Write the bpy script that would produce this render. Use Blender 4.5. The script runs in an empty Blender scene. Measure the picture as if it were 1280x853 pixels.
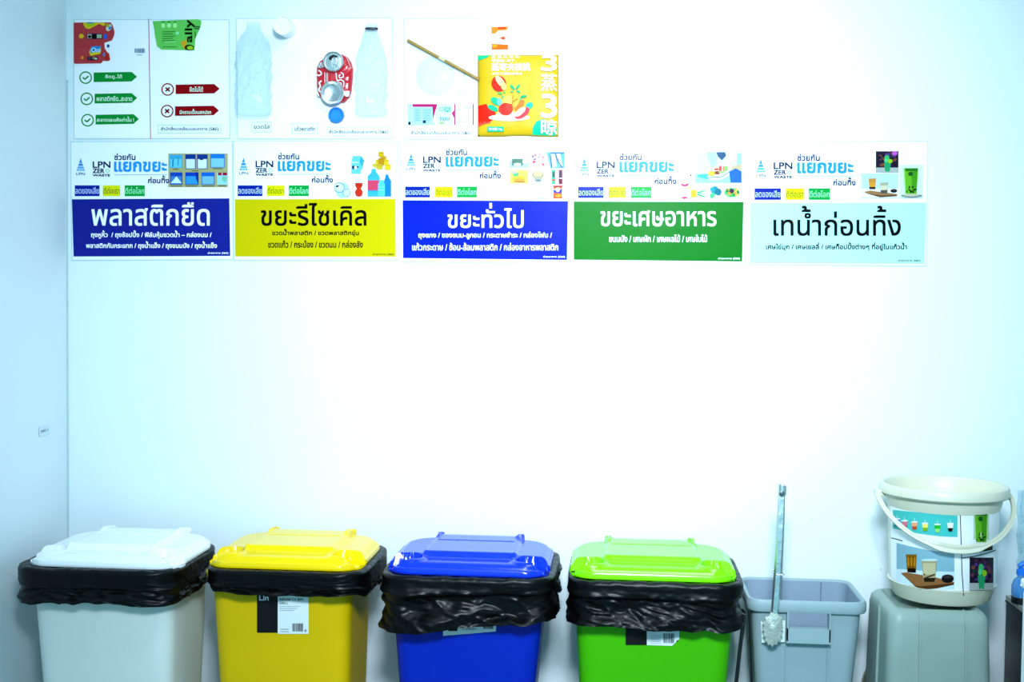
import bpy, bmesh, math, random
from mathutils import Vector, Matrix, noise, Euler
from mathutils.geometry import tessellate_polygon, interpolate_bezier
C = bpy.context.scene.collection
SC = bpy.context.scene
rad = math.radians

# ------------------------------------------------------------ camera
F = 1500.0
CAM = Vector((0, -3.03, 1.30))
ROT = Matrix.Rotation(rad(4.89), 3, 'Z') @ Matrix.Rotation(rad(90 - 2.14), 3, 'X') @ Matrix.Rotation(rad(0.66), 3, 'Z')
cd = bpy.data.cameras.new('camera'); cam = bpy.data.objects.new('camera', cd); C.objects.link(cam)
cam.matrix_world = Matrix.Translation(CAM) @ ROT.to_4x4()
cd.sensor_width = 36; cd.lens = F / 1280 * 36; cd.clip_start = .01
SC.camera = cam

# ------------------------------------------------------------ world, lamps, exposure
w = bpy.data.worlds.new('world'); SC.world = w; w.use_nodes = True
w.node_tree.nodes['Background'].inputs[0].default_value = (.22, .80, 1, 1)
w.node_tree.nodes['Background'].inputs[1].default_value = .5
def area(name, loc, target, sx, sy, power, col, spread=180):
    l = bpy.data.lights.new(name, 'AREA'); l.shape = 'RECTANGLE'; l.size = sx; l.size_y = sy
    l.energy = power; l.color = col; l.spread = rad(spread)
    o = bpy.data.objects.new(name, l); C.objects.link(o); o.location = loc
    o.rotation_euler = (Vector(target) - Vector(loc)).to_track_quat('-Z', 'Y').to_euler()
    return o
area('ceiling_lamp', (.1, -1.15, 2.70), (.0, -.1, 1.00), .9, .35, 4.2, (.74, .88, 1), 120)
area('front_key', (.06, -2.7, 2.1), (-.09, 0, 1.17), .45, .35, 10.8, (.74, .88, 1), 68)  # added unseen frontal light, narrowed to put a bright oval on the wall
SC.view_settings.view_transform = 'Standard'; SC.view_settings.look = 'None'
SC.view_settings.gamma = 1; SC.view_settings.use_curve_mapping = False
SC.view_settings.exposure = 1.0

# ------------------------------------------------------------ helpers
def ray(px, py): return ROT @ Vector(((px - 640) / F, (426.5 - py) / F, -1))
def P(px, py, yp=0.0):                       # where the line of sight meets the upright plane y = yp
    d = ray(px, py); return CAM + d * ((yp - CAM.y) / d.y)
def PP(px, py, pt, nrm):
    d = ray(px, py); return CAM + d * ((pt - CAM).dot(nrm) / d.dot(nrm))
def lin(h):
    if isinstance(h, tuple): return h
    v = [int(h[i:i + 2], 16) / 255 for i in (0, 2, 4)]
    return tuple((c / 12.92 if c < .04045 else ((c + .055) / 1.055) ** 2.4) for c in v)
def mat(name, col=None, rough=.5, spec=.5, metal=0, coat=0, bump=0, bscale=30, attr=False, alpha=1, trans=0, ior=1.45, var=0, vscale=5, coatrough=.05, det=3):
    m = bpy.data.materials.new(name); m.use_nodes = True; nt = m.node_tree; b = nt.nodes['Principled BSDF']
    b.inputs['Roughness'].default_value = rough; b.inputs['Specular IOR Level'].default_value = spec
    b.inputs['Metallic'].default_value = metal; b.inputs['Coat Weight'].default_value = coat
    b.inputs['Coat Roughness'].default_value = coatrough
    b.inputs['Alpha'].default_value = alpha; b.inputs['Transmission Weight'].default_value = trans; b.inputs['IOR'].default_value = ior
    if attr:
        a = nt.nodes.new('ShaderNodeVertexColor'); a.layer_name = 'Col'; nt.links.new(a.outputs[0], b.inputs['Base Color'])
    else:
        b.inputs['Base Color'].default_value = (*lin(col), 1)
    tc = nt.nodes.new('ShaderNodeTexCoord')
    if var:
        n = nt.nodes.new('ShaderNodeTexNoise'); n.inputs['Scale'].default_value = vscale; n.inputs['Detail'].default_value = 6
        r = nt.nodes.new('ShaderNodeMapRange'); r.inputs['From Min'].default_value = .3; r.inputs['From Max'].default_value = .7
        r.inputs['To Min'].default_value = 1 - var; r.inputs['To Max'].default_value = 1
        hs = nt.nodes.new('ShaderNodeHueSaturation'); hs.inputs['Color'].default_value = (*lin(col), 1)
        nt.links.new(tc.outputs['Object'], n.inputs['Vector']); nt.links.new(n.outputs[0], r.inputs[0])
        nt.links.new(r.outputs[0], hs.inputs['Value']); nt.links.new(hs.outputs[0], b.inputs['Base Color'])
    if bump:
        n = nt.nodes.new('ShaderNodeTexNoise'); n.inputs['Scale'].default_value = bscale; n.inputs['Detail'].default_value = det
        bp = nt.nodes.new('ShaderNodeBump'); bp.inputs['Strength'].default_value = bump; bp.inputs['Distance'].default_value = .01
        nt.links.new(tc.outputs['Object'], n.inputs['Vector']); nt.links.new(n.outputs[0], bp.inputs['Height'])
        nt.links.new(bp.outputs[0], b.inputs['Normal'])
        if coat: nt.links.new(bp.outputs[0], b.inputs['Coat Normal'])
    return m
def clear(name, col, amount, rough=.12, bump=0, bscale=40, tint=None):
    m = bpy.data.materials.new(name); m.use_nodes = True; nt = m.node_tree; nt.nodes.clear()
    o = nt.nodes.new('ShaderNodeOutputMaterial'); mx = nt.nodes.new('ShaderNodeMixShader'); t = nt.nodes.new('ShaderNodeBsdfTransparent')
    p = nt.nodes.new('ShaderNodeBsdfPrincipled'); p.inputs['Base Color'].default_value = (*lin(col), 1); p.inputs['Roughness'].default_value = rough
    p.inputs['Specular IOR Level'].default_value = 1
    t.inputs[0].default_value = (*(tint or [min(1, c * .1 + .9) for c in lin(col)]), 1)
    lw = nt.nodes.new('ShaderNodeLayerWeight'); lw.inputs[0].default_value = .35
    mr = nt.nodes.new('ShaderNodeMapRange'); mr.inputs['To Min'].default_value = amount; mr.inputs['To Max'].default_value = min(1, amount + .28)
    nt.links.new(lw.outputs['Facing'], mr.inputs[0]); nt.links.new(mr.outputs[0], mx.inputs[0])
    nt.links.new(t.outputs[0], mx.inputs[1]); nt.links.new(p.outputs[0], mx.inputs[2]); nt.links.new(mx.outputs[0], o.inputs[0])
    if bump:
        tc = nt.nodes.new('ShaderNodeTexCoord'); n = nt.nodes.new('ShaderNodeTexNoise'); n.inputs['Scale'].default_value = bscale
        bp = nt.nodes.new('ShaderNodeBump'); bp.inputs['Strength'].default_value = bump; bp.inputs['Distance'].default_value = .01
        nt.links.new(tc.outputs['Object'], n.inputs['Vector']); nt.links.new(n.outputs[0], bp.inputs['Height']); nt.links.new(bp.outputs[0], p.inputs['Normal'])
    return m
class MB:
    def __init__(s): s.v = []; s.f = []
    def add(s, vs, fs):
        b = len(s.v); s.v += [Vector(x) for x in vs]; s.f += [[b + i for i in f] for f in fs]; return s
    def box(s, a, b):
        x0, y0, z0 = a; x1, y1, z1 = b
        return s.add([(x0,y0,z0),(x1,y0,z0),(x1,y1,z0),(x0,y1,z0),(x0,y0,z1),(x1,y0,z1),(x1,y1,z1),(x0,y1,z1)],
                     [(0,3,2,1),(4,5,6,7),(0,1,5,4),(1,2,6,5),(2,3,7,6),(3,0,4,7)])
    def loft(s, rings, cap0=False, cap1=False, closed=True):
        n = len(rings[0]); vs = [p for r in rings for p in r]; fs = []
        for j in range(len(rings) - 1):
            for i in range(n if closed else n - 1):
                k = (i + 1) % n; fs.append((j*n+i, j*n+k, (j+1)*n+k, (j+1)*n+i))
        if cap0: fs.append(tuple(range(n))[::-1])
        if cap1: fs.append(tuple((len(rings)-1)*n + i for i in range(n)))
        return s.add(vs, fs)
    def tube(s, pts, r, n=10, caps=True):
        pts = [Vector(p) for p in pts]; rings = []
        rr = r if isinstance(r, (list, tuple)) else [r] * len(pts)
        up = None
        for i, p in enumerate(pts):
            t = (pts[min(i+1, len(pts)-1)] - pts[max(i-1, 0)]).normalized()
            if up is None: up = t.orthogonal().normalized()
            up = (up - t * up.dot(t)).normalized(); sd = t.cross(up)
            rings.append([p + (up * math.cos(a) + sd * math.sin(a)) * rr[i] for a in [2*math.pi*k/n for k in range(n)]])
        return s.loft(rings, caps, caps)
    def lathe(s, prof, c, axis='Z', n=48, cap0=True, cap1=True, fn=None):
        rings = []
        for r, h in prof:
            ring = []
            for k in range(n):
                a = 2 * math.pi * k / n; x, y = r * math.cos(a), r * math.sin(a)
                v = Vector((x, y, h)) if axis == 'Z' else Vector((x, -h, y))
                if fn: v = fn(v, a, h)
                ring.append(Vector(c) + v)
            rings.append(ring)
        return s.loft(rings, cap0, cap1)
def new(name, me, parent=None, origin=None):
    o = bpy.data.objects.new(name, me); C.objects.link(o)
    if parent: o.parent = parent
    elif origin is not None: o.location = origin
    return o
def wpos(o):
    v = Vector((0, 0, 0))
    while o: v += Vector(o.location); o = o.parent
    return v
def build(mb, name, m, parent=None, origin=None, smooth=True, bevel=0, sharp=40, solid=0):
    base = wpos(parent) if parent else Vector(origin if origin is not None else (0, 0, 0))
    me = bpy.data.meshes.new(name); me.from_pydata([tuple(v - base) for v in mb.v], [], mb.f); me.update()
    bm = bmesh.new(); bm.from_mesh(me); bmesh.ops.recalc_face_normals(bm, faces=bm.faces); bm.to_mesh(me); bm.free()
    me.materials.append(m)
    if smooth:
        me.shade_smooth()
        try: me.set_sharp_from_angle(angle=rad(sharp))
        except Exception: pass
    o = new(name, me, parent, None if parent else base)
    if solid:
        md = o.modifiers.new('solid', 'SOLIDIFY'); md.thickness = solid
    if bevel:
        md = o.modifiers.new('bevel', 'BEVEL'); md.width = bevel; md.segments = 3; md.limit_method = 'ANGLE'
    return o
def tag(o, label, cat, group=None, kind=None):
    o['label'] = label; o['category'] = cat
    if group: o['group'] = group
    if kind: o['kind'] = kind
    return o
def root(name, loc, label, cat, group=None):
    o = bpy.data.objects.new(name, None); C.objects.link(o); o.location = loc; o.empty_display_size = .05
    return tag(o, label, cat, group)
def rr(w, d, rf, rb, n, cx=0, cy=0, z=0):
    pts = []
    def arc(x, y, r, a0):
        for k in range(13): a = rad(a0 + 90 * k / 12); pts.append((x + r * math.cos(a), y + r * math.sin(a)))
    arc(w/2 - rf, -d/2 + rf, rf, -90); arc(w/2 - rb, d/2 - rb, rb, 0); arc(-w/2 + rb, d/2 - rb, rb, 90); arc(-w/2 + rf, -d/2 + rf, rf, 180)
    pts = [(0, -d/2)] + pts
    L = [0]
    for i in range(len(pts)): a, b = pts[i], pts[(i + 1) % len(pts)]; L.append(L[-1] + math.hypot(a[0]-b[0], a[1]-b[1]))
    out = []; j = 0
    for k in range(n):
        t = L[-1] * k / n
        while L[j + 1] < t: j += 1
        a, b = pts[j], pts[(j + 1) % len(pts)]; u = (t - L[j]) / max(1e-9, L[j+1] - L[j])
        out.append(Vector((cx + a[0] + (b[0]-a[0]) * u, cy + a[1] + (b[1]-a[1]) * u, z)))
    return out
def ss(a, b, x):
    t = max(0, min(1, (x - a) / (b - a))); return t * t * (3 - 2 * t)
def fb(v, o=3): return noise.fractal(Vector(v), 1, 2, o)

# -- lettering: outlines of Blender's own built-in type, laid out mark by mark
_out = {}
def outline(s):
    if s in _out: return _out[s]
    c = bpy.data.curves.new('t', 'FONT'); c.body = s; o = bpy.data.objects.new('t', c); C.objects.link(o)
    dg = bpy.context.evaluated_depsgraph_get(); cu = o.evaluated_get(dg).to_curve(dg)
    polys = []
    for sp in cu.splines:
        pts = []; bz = sp.bezier_points; n = len(bz)
        for i in range(n):
            a, b = bz[i], bz[(i + 1) % n]
            if a.handle_right_type == 'VECTOR' and b.handle_left_type == 'VECTOR': q = [a.co.copy()]
            else: q = interpolate_bezier(a.co, a.handle_right, b.handle_left, b.co, 5)[:-1]
            pts += [(p.x, p.y) for p in q]
        cl = []
        for p in pts:
            if not cl or math.hypot(p[0]-cl[-1][0], p[1]-cl[-1][1]) > 1e-4: cl.append(p)
        if len(cl) > 2: polys.append(cl)
    o.to_curve_clear() if hasattr(o, 'to_curve_clear') else None
    bpy.data.objects.remove(o); bpy.data.curves.remove(c)
    _out[s] = polys; return polys
def adv(s):
    if not s: return 0
    e = lambda t: max(p[0] for q in outline(t) for p in q)
    return e(s + '|') - e('|')
UP = set('\u0e31\u0e34\u0e35\u0e36\u0e37\u0e47'); TONE = set('\u0e48\u0e49\u0e4a\u0e4b\u0e4c')
def textpolys(s):
    base = ''; ups = []
    for i, ch in enumerate(s):
        if ch in TONE and i > 0 and (s[i-1] in UP or (i + 1 < len(s) and s[i+1] == '\u0e33')):
            ups.append((adv(base), ch))
        else: base += ch
    polys = list(outline(base)); ref = outline('\u0e01')
    for x, ch in ups:
        a0 = adv('\u0e01')
        for q in outline('\u0e01' + ch)[len(ref):]: polys.append([(p[0] - a0 + x, p[1] + .21) for p in q])
    return polys
def sarea(p): return sum(p[i][0]*p[(i+1)%len(p)][1] - p[(i+1)%len(p)][0]*p[i][1] for i in range(len(p))) / 2
def inside(pt, poly):
    r = False; x, y = pt
    for i in range(len(poly)):
        (x0, y0), (x1, y1) = poly[i], poly[i-1]
        if (y0 > y) != (y1 > y) and x < (x1-x0)*(y-y0)/(y1-y0)+x0: r = not r
    return r
class Art:                                    # flat print: coloured shapes in the sheet's own picture grid
    def __init__(s, M, sub=1): s.M = M; s.v = []; s.f = []; s.c = []; s.l = 0; s.sub = sub; s.maxe = 40
    def _add(s, pts, tris, col):
        b = len(s.v); s.v += [s.M(x, y, s.l) for x, y in pts]
        cc = [v**1.35 for v in lin(col)]
        if s.sub > 1:                          # on a curved side: cut big faces small so they follow it
            s.v = s.v[:b]; q = []
            for t in tris: q += [[pts[t[0]], pts[t[i]], pts[t[i+1]]] for i in range(1, len(t) - 1)]
            while q:
                t = q.pop(); e = [math.dist(t[i], t[(i+1) % 3]) for i in range(3)]; k = e.index(max(e))
                if e[k] > s.maxe:
                    A, B, D = t[k], t[(k+1) % 3], t[(k+2) % 3]; m_ = ((A[0]+B[0])/2, (A[1]+B[1])/2); q += [[A, m_, D], [m_, B, D]]
                else:
                    n_ = len(s.v); s.v += [s.M(x, y, s.l) for x, y in t]; s.f.append([n_, n_+1, n_+2]); s.c.append(cc)
            return
        for t in tris: s.f.append([b + i for i in t]); s.c.append(cc)
    def poly(s, pts, col, keep=False):
        s.l += .2 if keep else 1
        t = tessellate_polygon([[Vector((x, y, 0)) for x, y in pts]]); s._add(pts, t, col); return s
    def rect(s, x0, y0, x1, y1, col, keep=False):
        s.l += .2 if keep else 1
        n = s.sub
        for i in range(n):
            a = x0 + (x1-x0)*i/n; b = x0 + (x1-x0)*(i+1)/n
            s._add([(a,y0),(b,y0),(b,y1),(a,y1)], [(0,1,2,3)], col)
        return s
    def ell(s, cx, cy, rx, ry, col, rot=0, keep=False, n=20):
        c, q = math.cos(rad(rot)), math.sin(rad(rot)); pts = []
        for k in range(n):
            a = 2*math.pi*k/n; x, y = rx*math.cos(a), ry*math.sin(a); pts.append((cx + x*c - y*q, cy + x*q + y*c))
        s.l += .2 if keep else 1
        s._add(pts, [tuple(range(n))], col); return s
    def line(s, pts, wd, col, keep=False):
        s.l += .2 if keep else 1
        for si, ((x0,y0),(x1,y1)) in enumerate(zip(pts, pts[1:])):
            s.l += .15 if si % 2 else -.15
            d = math.hypot(x1-x0, y1-y0) or 1; nx, ny = -(y1-y0)/d*wd/2, (x1-x0)/d*wd/2
            s._add([(x0+nx,y0+ny),(x1+nx,y1+ny),(x1-nx,y1-ny),(x0-nx,y0-ny)], [(0,1,2,3)], col)
        return s
    def ring(s, cx, cy, r, wd, col, n=24, keep=False):
        return s.line([(cx + r*math.cos(2*math.pi*k/n), cy + r*math.sin(2*math.pi*k/n)) for k in range(n+1)], wd, col, keep)
    def text(s, t, box, col, bold=0, rot=0):
        x0, y0, x1, y1 = box; polys = textpolys(t)
        xs = [p[0] for q in polys for p in q]; ys = [p[1] for q in polys for p in q]
        ax, bx, ay, by = min(xs), max(xs), min(ys), max(ys)
        kx, ky = (x1-x0)/(bx-ax), (y1-y0)/(by-ay)
        cx, cy = (x0+x1)/2, (y0+y1)/2; cr, sr = math.cos(rad(rot)), math.sin(rad(rot))
        def m(p):
            u, v = x0 + (p[0]-ax)*kx - cx, y1 - (p[1]-ay)*ky - cy
            return (cx + u*cr - v*sr, cy + u*sr + v*cr)
        s.l += 1
        outs = []; holes = []
        for q in polys:                      # a hole lies inside an outline that runs the other way round
            box = [r for r in polys if r is not q and abs(sarea(r)) > abs(sarea(q)) and inside(q[0], r)]
            box = min(box, key=lambda r: abs(sarea(r))) if box else None
            (holes if box and (sarea(box) > 0) != (sarea(q) > 0) else outs).append(q)
        bb_ = bold * .33                     # heavier stroke: the same outline laid four times, a hair apart
        for dx, dy in (((-bb_, -bb_), (bb_, bb_), (-bb_, bb_), (bb_, -bb_)) if bold else ((0, 0),)):
            s.l += .5 if bold else 0
            for qi, q in enumerate(outs):
                hs = [h for h in holes if inside(h[0], q) and (sarea(h) > 0) != (sarea(q) > 0)]
                s.l += .2 if qi % 2 else -.2
                loops = [[Vector((m(p)[0] + dx, m(p)[1] + dy, 0)) for p in r] for r in [q] + hs]; flat = [(v.x, v.y) for r in loops for v in r]
                s._add(flat, tessellate_polygon(loops), col)
        return s
    def build(s, name, m, parent):
        base = wpos(parent)
        me = bpy.data.meshes.new(name); me.from_pydata([tuple(v - base) for v in s.v], [], s.f)
        ca = me.color_attributes.new('Col', 'FLOAT_COLOR', 'CORNER'); buf = []
        for f, c in zip(me.polygons, s.c): buf += [*c, 1] * f.loop_total
        ca.data.foreach_set('color', buf); me.update()
        flip = [p for p in me.polygons if p.normal.y > 0]
        if flip:
            bm = bmesh.new(); bm.from_mesh(me); bmesh.ops.reverse_faces(bm, faces=[f for f in bm.faces if f.normal.y > 0]); bm.to_mesh(me); bm.free()
        me.materials.append(m); return new(name, me, parent)

# ------------------------------------------------------------ materials
M_wall = mat('wall_paint', (.78, .865, .90), .55, .35, bump=.05, bscale=6, var=.03, vscale=1.2)
M_floor = mat('floor_tile', 'b9c0c0', .35, var=.1)
M_sheet = mat('laminated_paper', 'f0f4f6', .5, .1, coat=.0, bump=.06, bscale=5, coatrough=.2)
M_ink = mat('printed_ink', None, .3, .06, coat=.0, attr=True, bump=.10, bscale=7, coatrough=.10)
M_matink = mat('matte_print', None, .6, .3, attr=True)
M_foil = mat('snack_foil_print', None, .5, .1, attr=True, bump=.35, bscale=14)
M_bag = mat('black_liner_film', (.0005, .0006, .0006), .36, .22, bump=.22, bscale=13, det=3)
M_steel = mat('stainless_steel', 'cfd6d6', .3, metal=.9, bump=.15, bscale=60)
M_white = mat('white_plastic', 'f4f6f8', .3)
M_dark = mat('dark_plastic', '101214', .4)

# ------------------------------------------------------------ the setting
XL = P(84, 430, 0).x
XR = 2.1; ZC = 2.8; YF = -3.8
def struct(name, mb, m):
    o = build(mb, name, m, smooth=False); o['kind'] = 'structure'; return o
struct('wall_back', MB().box((XL - .1, 0, -.05), (XR + .1, .1, ZC + .05)), M_wall)
struct('wall_left', MB().box((XL - .1, YF, -.05), (XL, 0, ZC + .05)), M_wall)
struct('wall_right', MB().box((XR, YF, -.05), (XR + .1, 0, ZC + .05)), M_wall)
struct('floor', MB().box((XL, YF, -.05), (XR, 0, 0)), M_floor)
struct('ceiling', MB().box((XL, YF, ZC), (XR, 0, ZC + .05)), M_wall)
zt = P(84, 100, 0).z
struct('trim_1', MB().box((XL, -.004, 0), (XL + .003, 0, zt)), mat('corner_sealant', 'b9cccf', .6))
# small note stuck on the left wall
def PL(px, py, off=0):
    d = ray(px, py); return CAM + d * ((XL + off - CAM.x) / d.x)
a = root('wall_sticker', PL(56, 538, .001), 'tiny white paper note stuck on the left wall above the white bin', 'note')
s = Art(lambda x, y, l: PL(x, y, .001 + l * .0004))
s.poly([(49, 534), (62, 530.5), (62, 543), (49, 546.5)], 'e2edf2').build('paper', M_matink, a)
s = Art(lambda x, y, l: PL(x, y, .003 + l * .0004)); s.text('(S&E) 2', (51, 537, 60.5, 540.5), '44545c', rot=-14).build('writing', M_matink, a)

# ------------------------------------------------------------ posters
def zoomM(x0, y0, sc, yoff, step=.00006):
    return lambda x, y, l: P(x0 + x / sc, y0 + y / sc, 0) + Vector((0, yoff - .0001 - l * step, 0))
def sheet(parent, quad, m, name='laminate_sheet', yb=-.0005, th=.0012):
    ps = [P(x, y, 0) for x, y in quad]
    mb = MB(); mb.add([p + Vector((0, yb, 0)) for p in ps] + [p + Vector((0, yb - th, 0)) for p in ps],
                      [(0,1,2,3), (4,5,6,7), (0,1,5,4), (1,2,6,5), (2,3,7,6), (3,0,4,7)])
    ob = build(mb, name, M_edge, parent, smooth=False)
    cx = sum(q[0] for q in quad)/4; cy = sum(q[1] for q in quad)/4
    ps = [P(x + math.copysign(1.0, cx - x), y + math.copysign(1.0, cy - y), 0) + Vector((0, yb - th - .0001, 0)) for x, y in quad]
    build(MB().add(ps, [(0,1,2,3)]), 'paper', m, parent, smooth=False)
    return ob
M_edge = mat('laminate_border', 'bcd2da', .3, .5)
NAVY = '1c3f7c'
def poster(zx, zy, sc, quad, block, blockcol, textcol, head, lines, foot, label, pics, dy=0, lo=None, tagy=(320, 390)):
    M = zoomM(zx, zy, sc, -.0019)
    cx = sum(q[0] for q in quad) / 4
    o = root('poster', P(cx, quad[2][1], 0), label, 'poster', 'waste sorting posters in a row')
    sheet(o, quad, M_sheet)
    L = Art(M); xo = 0 if lo is None else lo
    # pagoda emblem
    e = Art(M)
    ax = 102 + xo; ay = dy
    e.poly([(ax, 140+ay), (ax+10, 172+ay), (ax-10, 172+ay)], '4f9fd8').poly([(ax-11, 175+ay), (ax+11, 175+ay), (ax+17, 190+ay), (ax-17, 190+ay)], '4f9fd8')
    e.poly([(ax-18, 194+ay), (ax+18, 194+ay), (ax+22, 208+ay), (ax-22, 208+ay)], '79bbe4').poly([(ax-24, 211+ay), (ax+24, 211+ay), (ax+28, 222+ay), (ax-28, 222+ay)], '79bbe4')
    e.ring(ax, 222+ay, 11, 3, 'dcefff').text('LPN', (ax-28, 234+ay, ax+28, 250+ay), '2f5f9e', 1)
    e.build('emblem', M_ink, o)
    z = Art(M); x = 181 + xo
    z.text('LPN', (x, 163+ay, x+112, 202+ay), '243c68', 4.5).text('ZER', (x, 209+ay, x+73, 236+ay), '243c68', 4)
    z.ring(x+95, 222+ay, 12, 4, '8fdcb4', 6).text('WASTE', (x, 244+ay, x+110, 258+ay), '243c68', 3)
    z.build('logo', M_ink, o)
    t = Art(M)
    hx = 326 + xo * .3
    t.text('ช่วยกัน', (hx, 110+ay, hx+134, 152+ay), NAVY, 4)
    t.text('แยกขยะ', (hx, 165+ay, hx+336, 226+ay), '3aa6ee', 10)
    t.line([(hx, 248+ay), (hx+340, 248+ay)], 3.5, '8ab6dd')
    t.text('ก่อนทิ้ง', (hx+218, 254+ay, hx+352, 302+ay), NAVY, 4)
    t.build('slogan', M_ink, o)
    for (x0, x1, c, tc, s_) in ((64+xo, 224+xo, '1439a8', 'c4d2f5', 'ลดของเสีย'), (253, 365, 'e4e420', '8a8d28', 'ดีต่อเรา'), (394, 524, '10ad53', 'a9edc4', 'ดีต่อโลก')):
        g = Art(M); g.rect(x0, tagy[0], x1, tagy[1], c); g.text(s_, (x0+4, tagy[0]+12, x1-4, tagy[1]-16), tc, 1.5); g.build('slogan_tag', M_ink, o)
    b = Art(M); b.poly(block, blockcol); b.build('colour_panel', M_ink, o)
    M2 = zoomM(zx, zy, sc, -.0024)
    h = Art(M2); h.text(head[0], head[1], textcol, 6); h.build('headline', M_ink, o)
    for s_, bx in lines:
        h = Art(M2); h.text(s_, bx, textcol, 3); h.build('small_text', M_ink, o)
    h = Art(M2); h.text('ฝ่ายอาคาร (S&E)', foot, textcol if textcol != '05070a' else '555a3a', .8); h.build('footer', M_ink, o)
    p = Art(zoomM(zx, zy, sc, -.0021)); pics(p); p.build('picture', M_ink, o)
    return o
def pics1(p):
    p.rect(676, 114, 1060, 332, 'b9b78c')
    for x0, y0, x1, y1, top, mid in ((684,122,768,208,'56b4d6','7cd0e8'),(786,120,853,215,'1c4f9e','d6e6ec'),(862,120,930,215,'1c4f9e','dce9f0'),(948,118,1040,206,'2f8ed8','96cfe8'),
                                     (688,236,768,316,'2b5cc0','5a90d0'),(786,236,872,316,'2458c0','4aa8ec'),(890,236,976,316,'2c7cd0','8cc4ee'),(992,238,1058,316,'a8dcf0','a8dcf0')):
        p.rect(x0, y0, x1, y1, top); p.rect(x0+5, y0 + (y1-y0)*.32, x1-5, y1-4, mid, False)
    p.poly([(693,306),(730,262),(764,306)], 'd9f0f4').rect(880, 148, 902, 156, '333a50')
    p.line([(708,150),(706,200)], 8, '2a96b8').line([(742,136),(740,190)], 6, '3aa6c4')
    p.rect(998,238,1022,256,'b02c50').rect(1028,238,1056,256,'a82448').poly([(1022,262),(1056,262),(1050,300),(1028,290)], '90c8b0')
    p.poly([(850,236),(872,236),(872,316),(858,280)], '1440a8')
    for x0, x1, y in ((708,742,216),(830,872,226),(965,1026,212),(694,768,324),(790,866,324),(896,974,324),(1000,1052,323)): p.line([(x0,y),(x1,y)], 4, '6b6748')
def pics2(p):
    # milk carton
    p.poly([(808,130),(862,130),(880,160),(866,246),(798,246),(798,165)], '7cc8f2').poly([(862,130),(882,160),(868,205),(850,168)], '4ab2ea').rect(800,168,850,176,'c8e9fb')
    p.poly([(802,196),(818,192),(826,214),(806,216)], '26303a').poly([(828,196),(848,198),(836,212)], '1a2026').ell(826,206,9,12,'f2f8fc').ell(872,232,14,16,'eef6fa')
    # heap of boxes
    for x, y, w_, h_, c in ((955,150,40,44,'d9bf36'),(972,100,38,36,'d2b42e'),(990,128,36,34,'cda834'),(1008,150,34,40,'dcc640'),(972,140,40,50,'c49a2c'),(935,176,44,26,'d6c45a'),(960,184,44,32,'d0bc4a'),(1012,180,44,40,'dfc640')):
        p.poly([(x,y+6),(x+w_*.6,y),(x+w_,y+8),(x+w_-2,y+h_),(x+w_*.4,y+h_+5),(x,y+h_-4)], c)
        p.line([(x+2,y+9),(x+w_*.45,y+13),(x+w_,y+8)], 2, 'a8851f', True)
    # crushed can
    p.ell(742,352,44,50,'b9dfea',20).ring(722,335,32,4,'5f8fa4').ell(722,335,27,22,'d6eef4',20).ell(708,326,11,6,'27323a',-20).ell(768,368,22,32,'cfeaf2').ring(768,368,24,4,'6f9eb0')
    # glass bottle of red drink
    p.poly([(824,305),(872,305),(870,325),(860,340),(873,362),(868,388),(848,394),(828,388),(822,362),(834,340),(825,325)], 'd2452c').rect(822,292,874,304,'d4ebf4').rect(828,318,868,322,'a83220')
    # plastic bottles
    p.poly([(930,214),(958,214),(960,235),(982,262),(984,392),(904,392),(904,262),(928,235)], '56b8f0').rect(905,288,984,352,'d25a78').rect(905,352,984,358,'3c9ce0')
    p.poly([(1020,250),(1038,250),(1042,270),(1056,290),(1056,392),(1010,392),(1010,290),(1018,270)], '2a92ee')
    p.poly([(984,286),(1004,286),(1016,312),(1016,392),(972,392),(972,312)], '6ccbf6').rect(974,330,1015,334,'9fe0fb').rect(974,348,1015,352,'9fe0fb')
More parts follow.
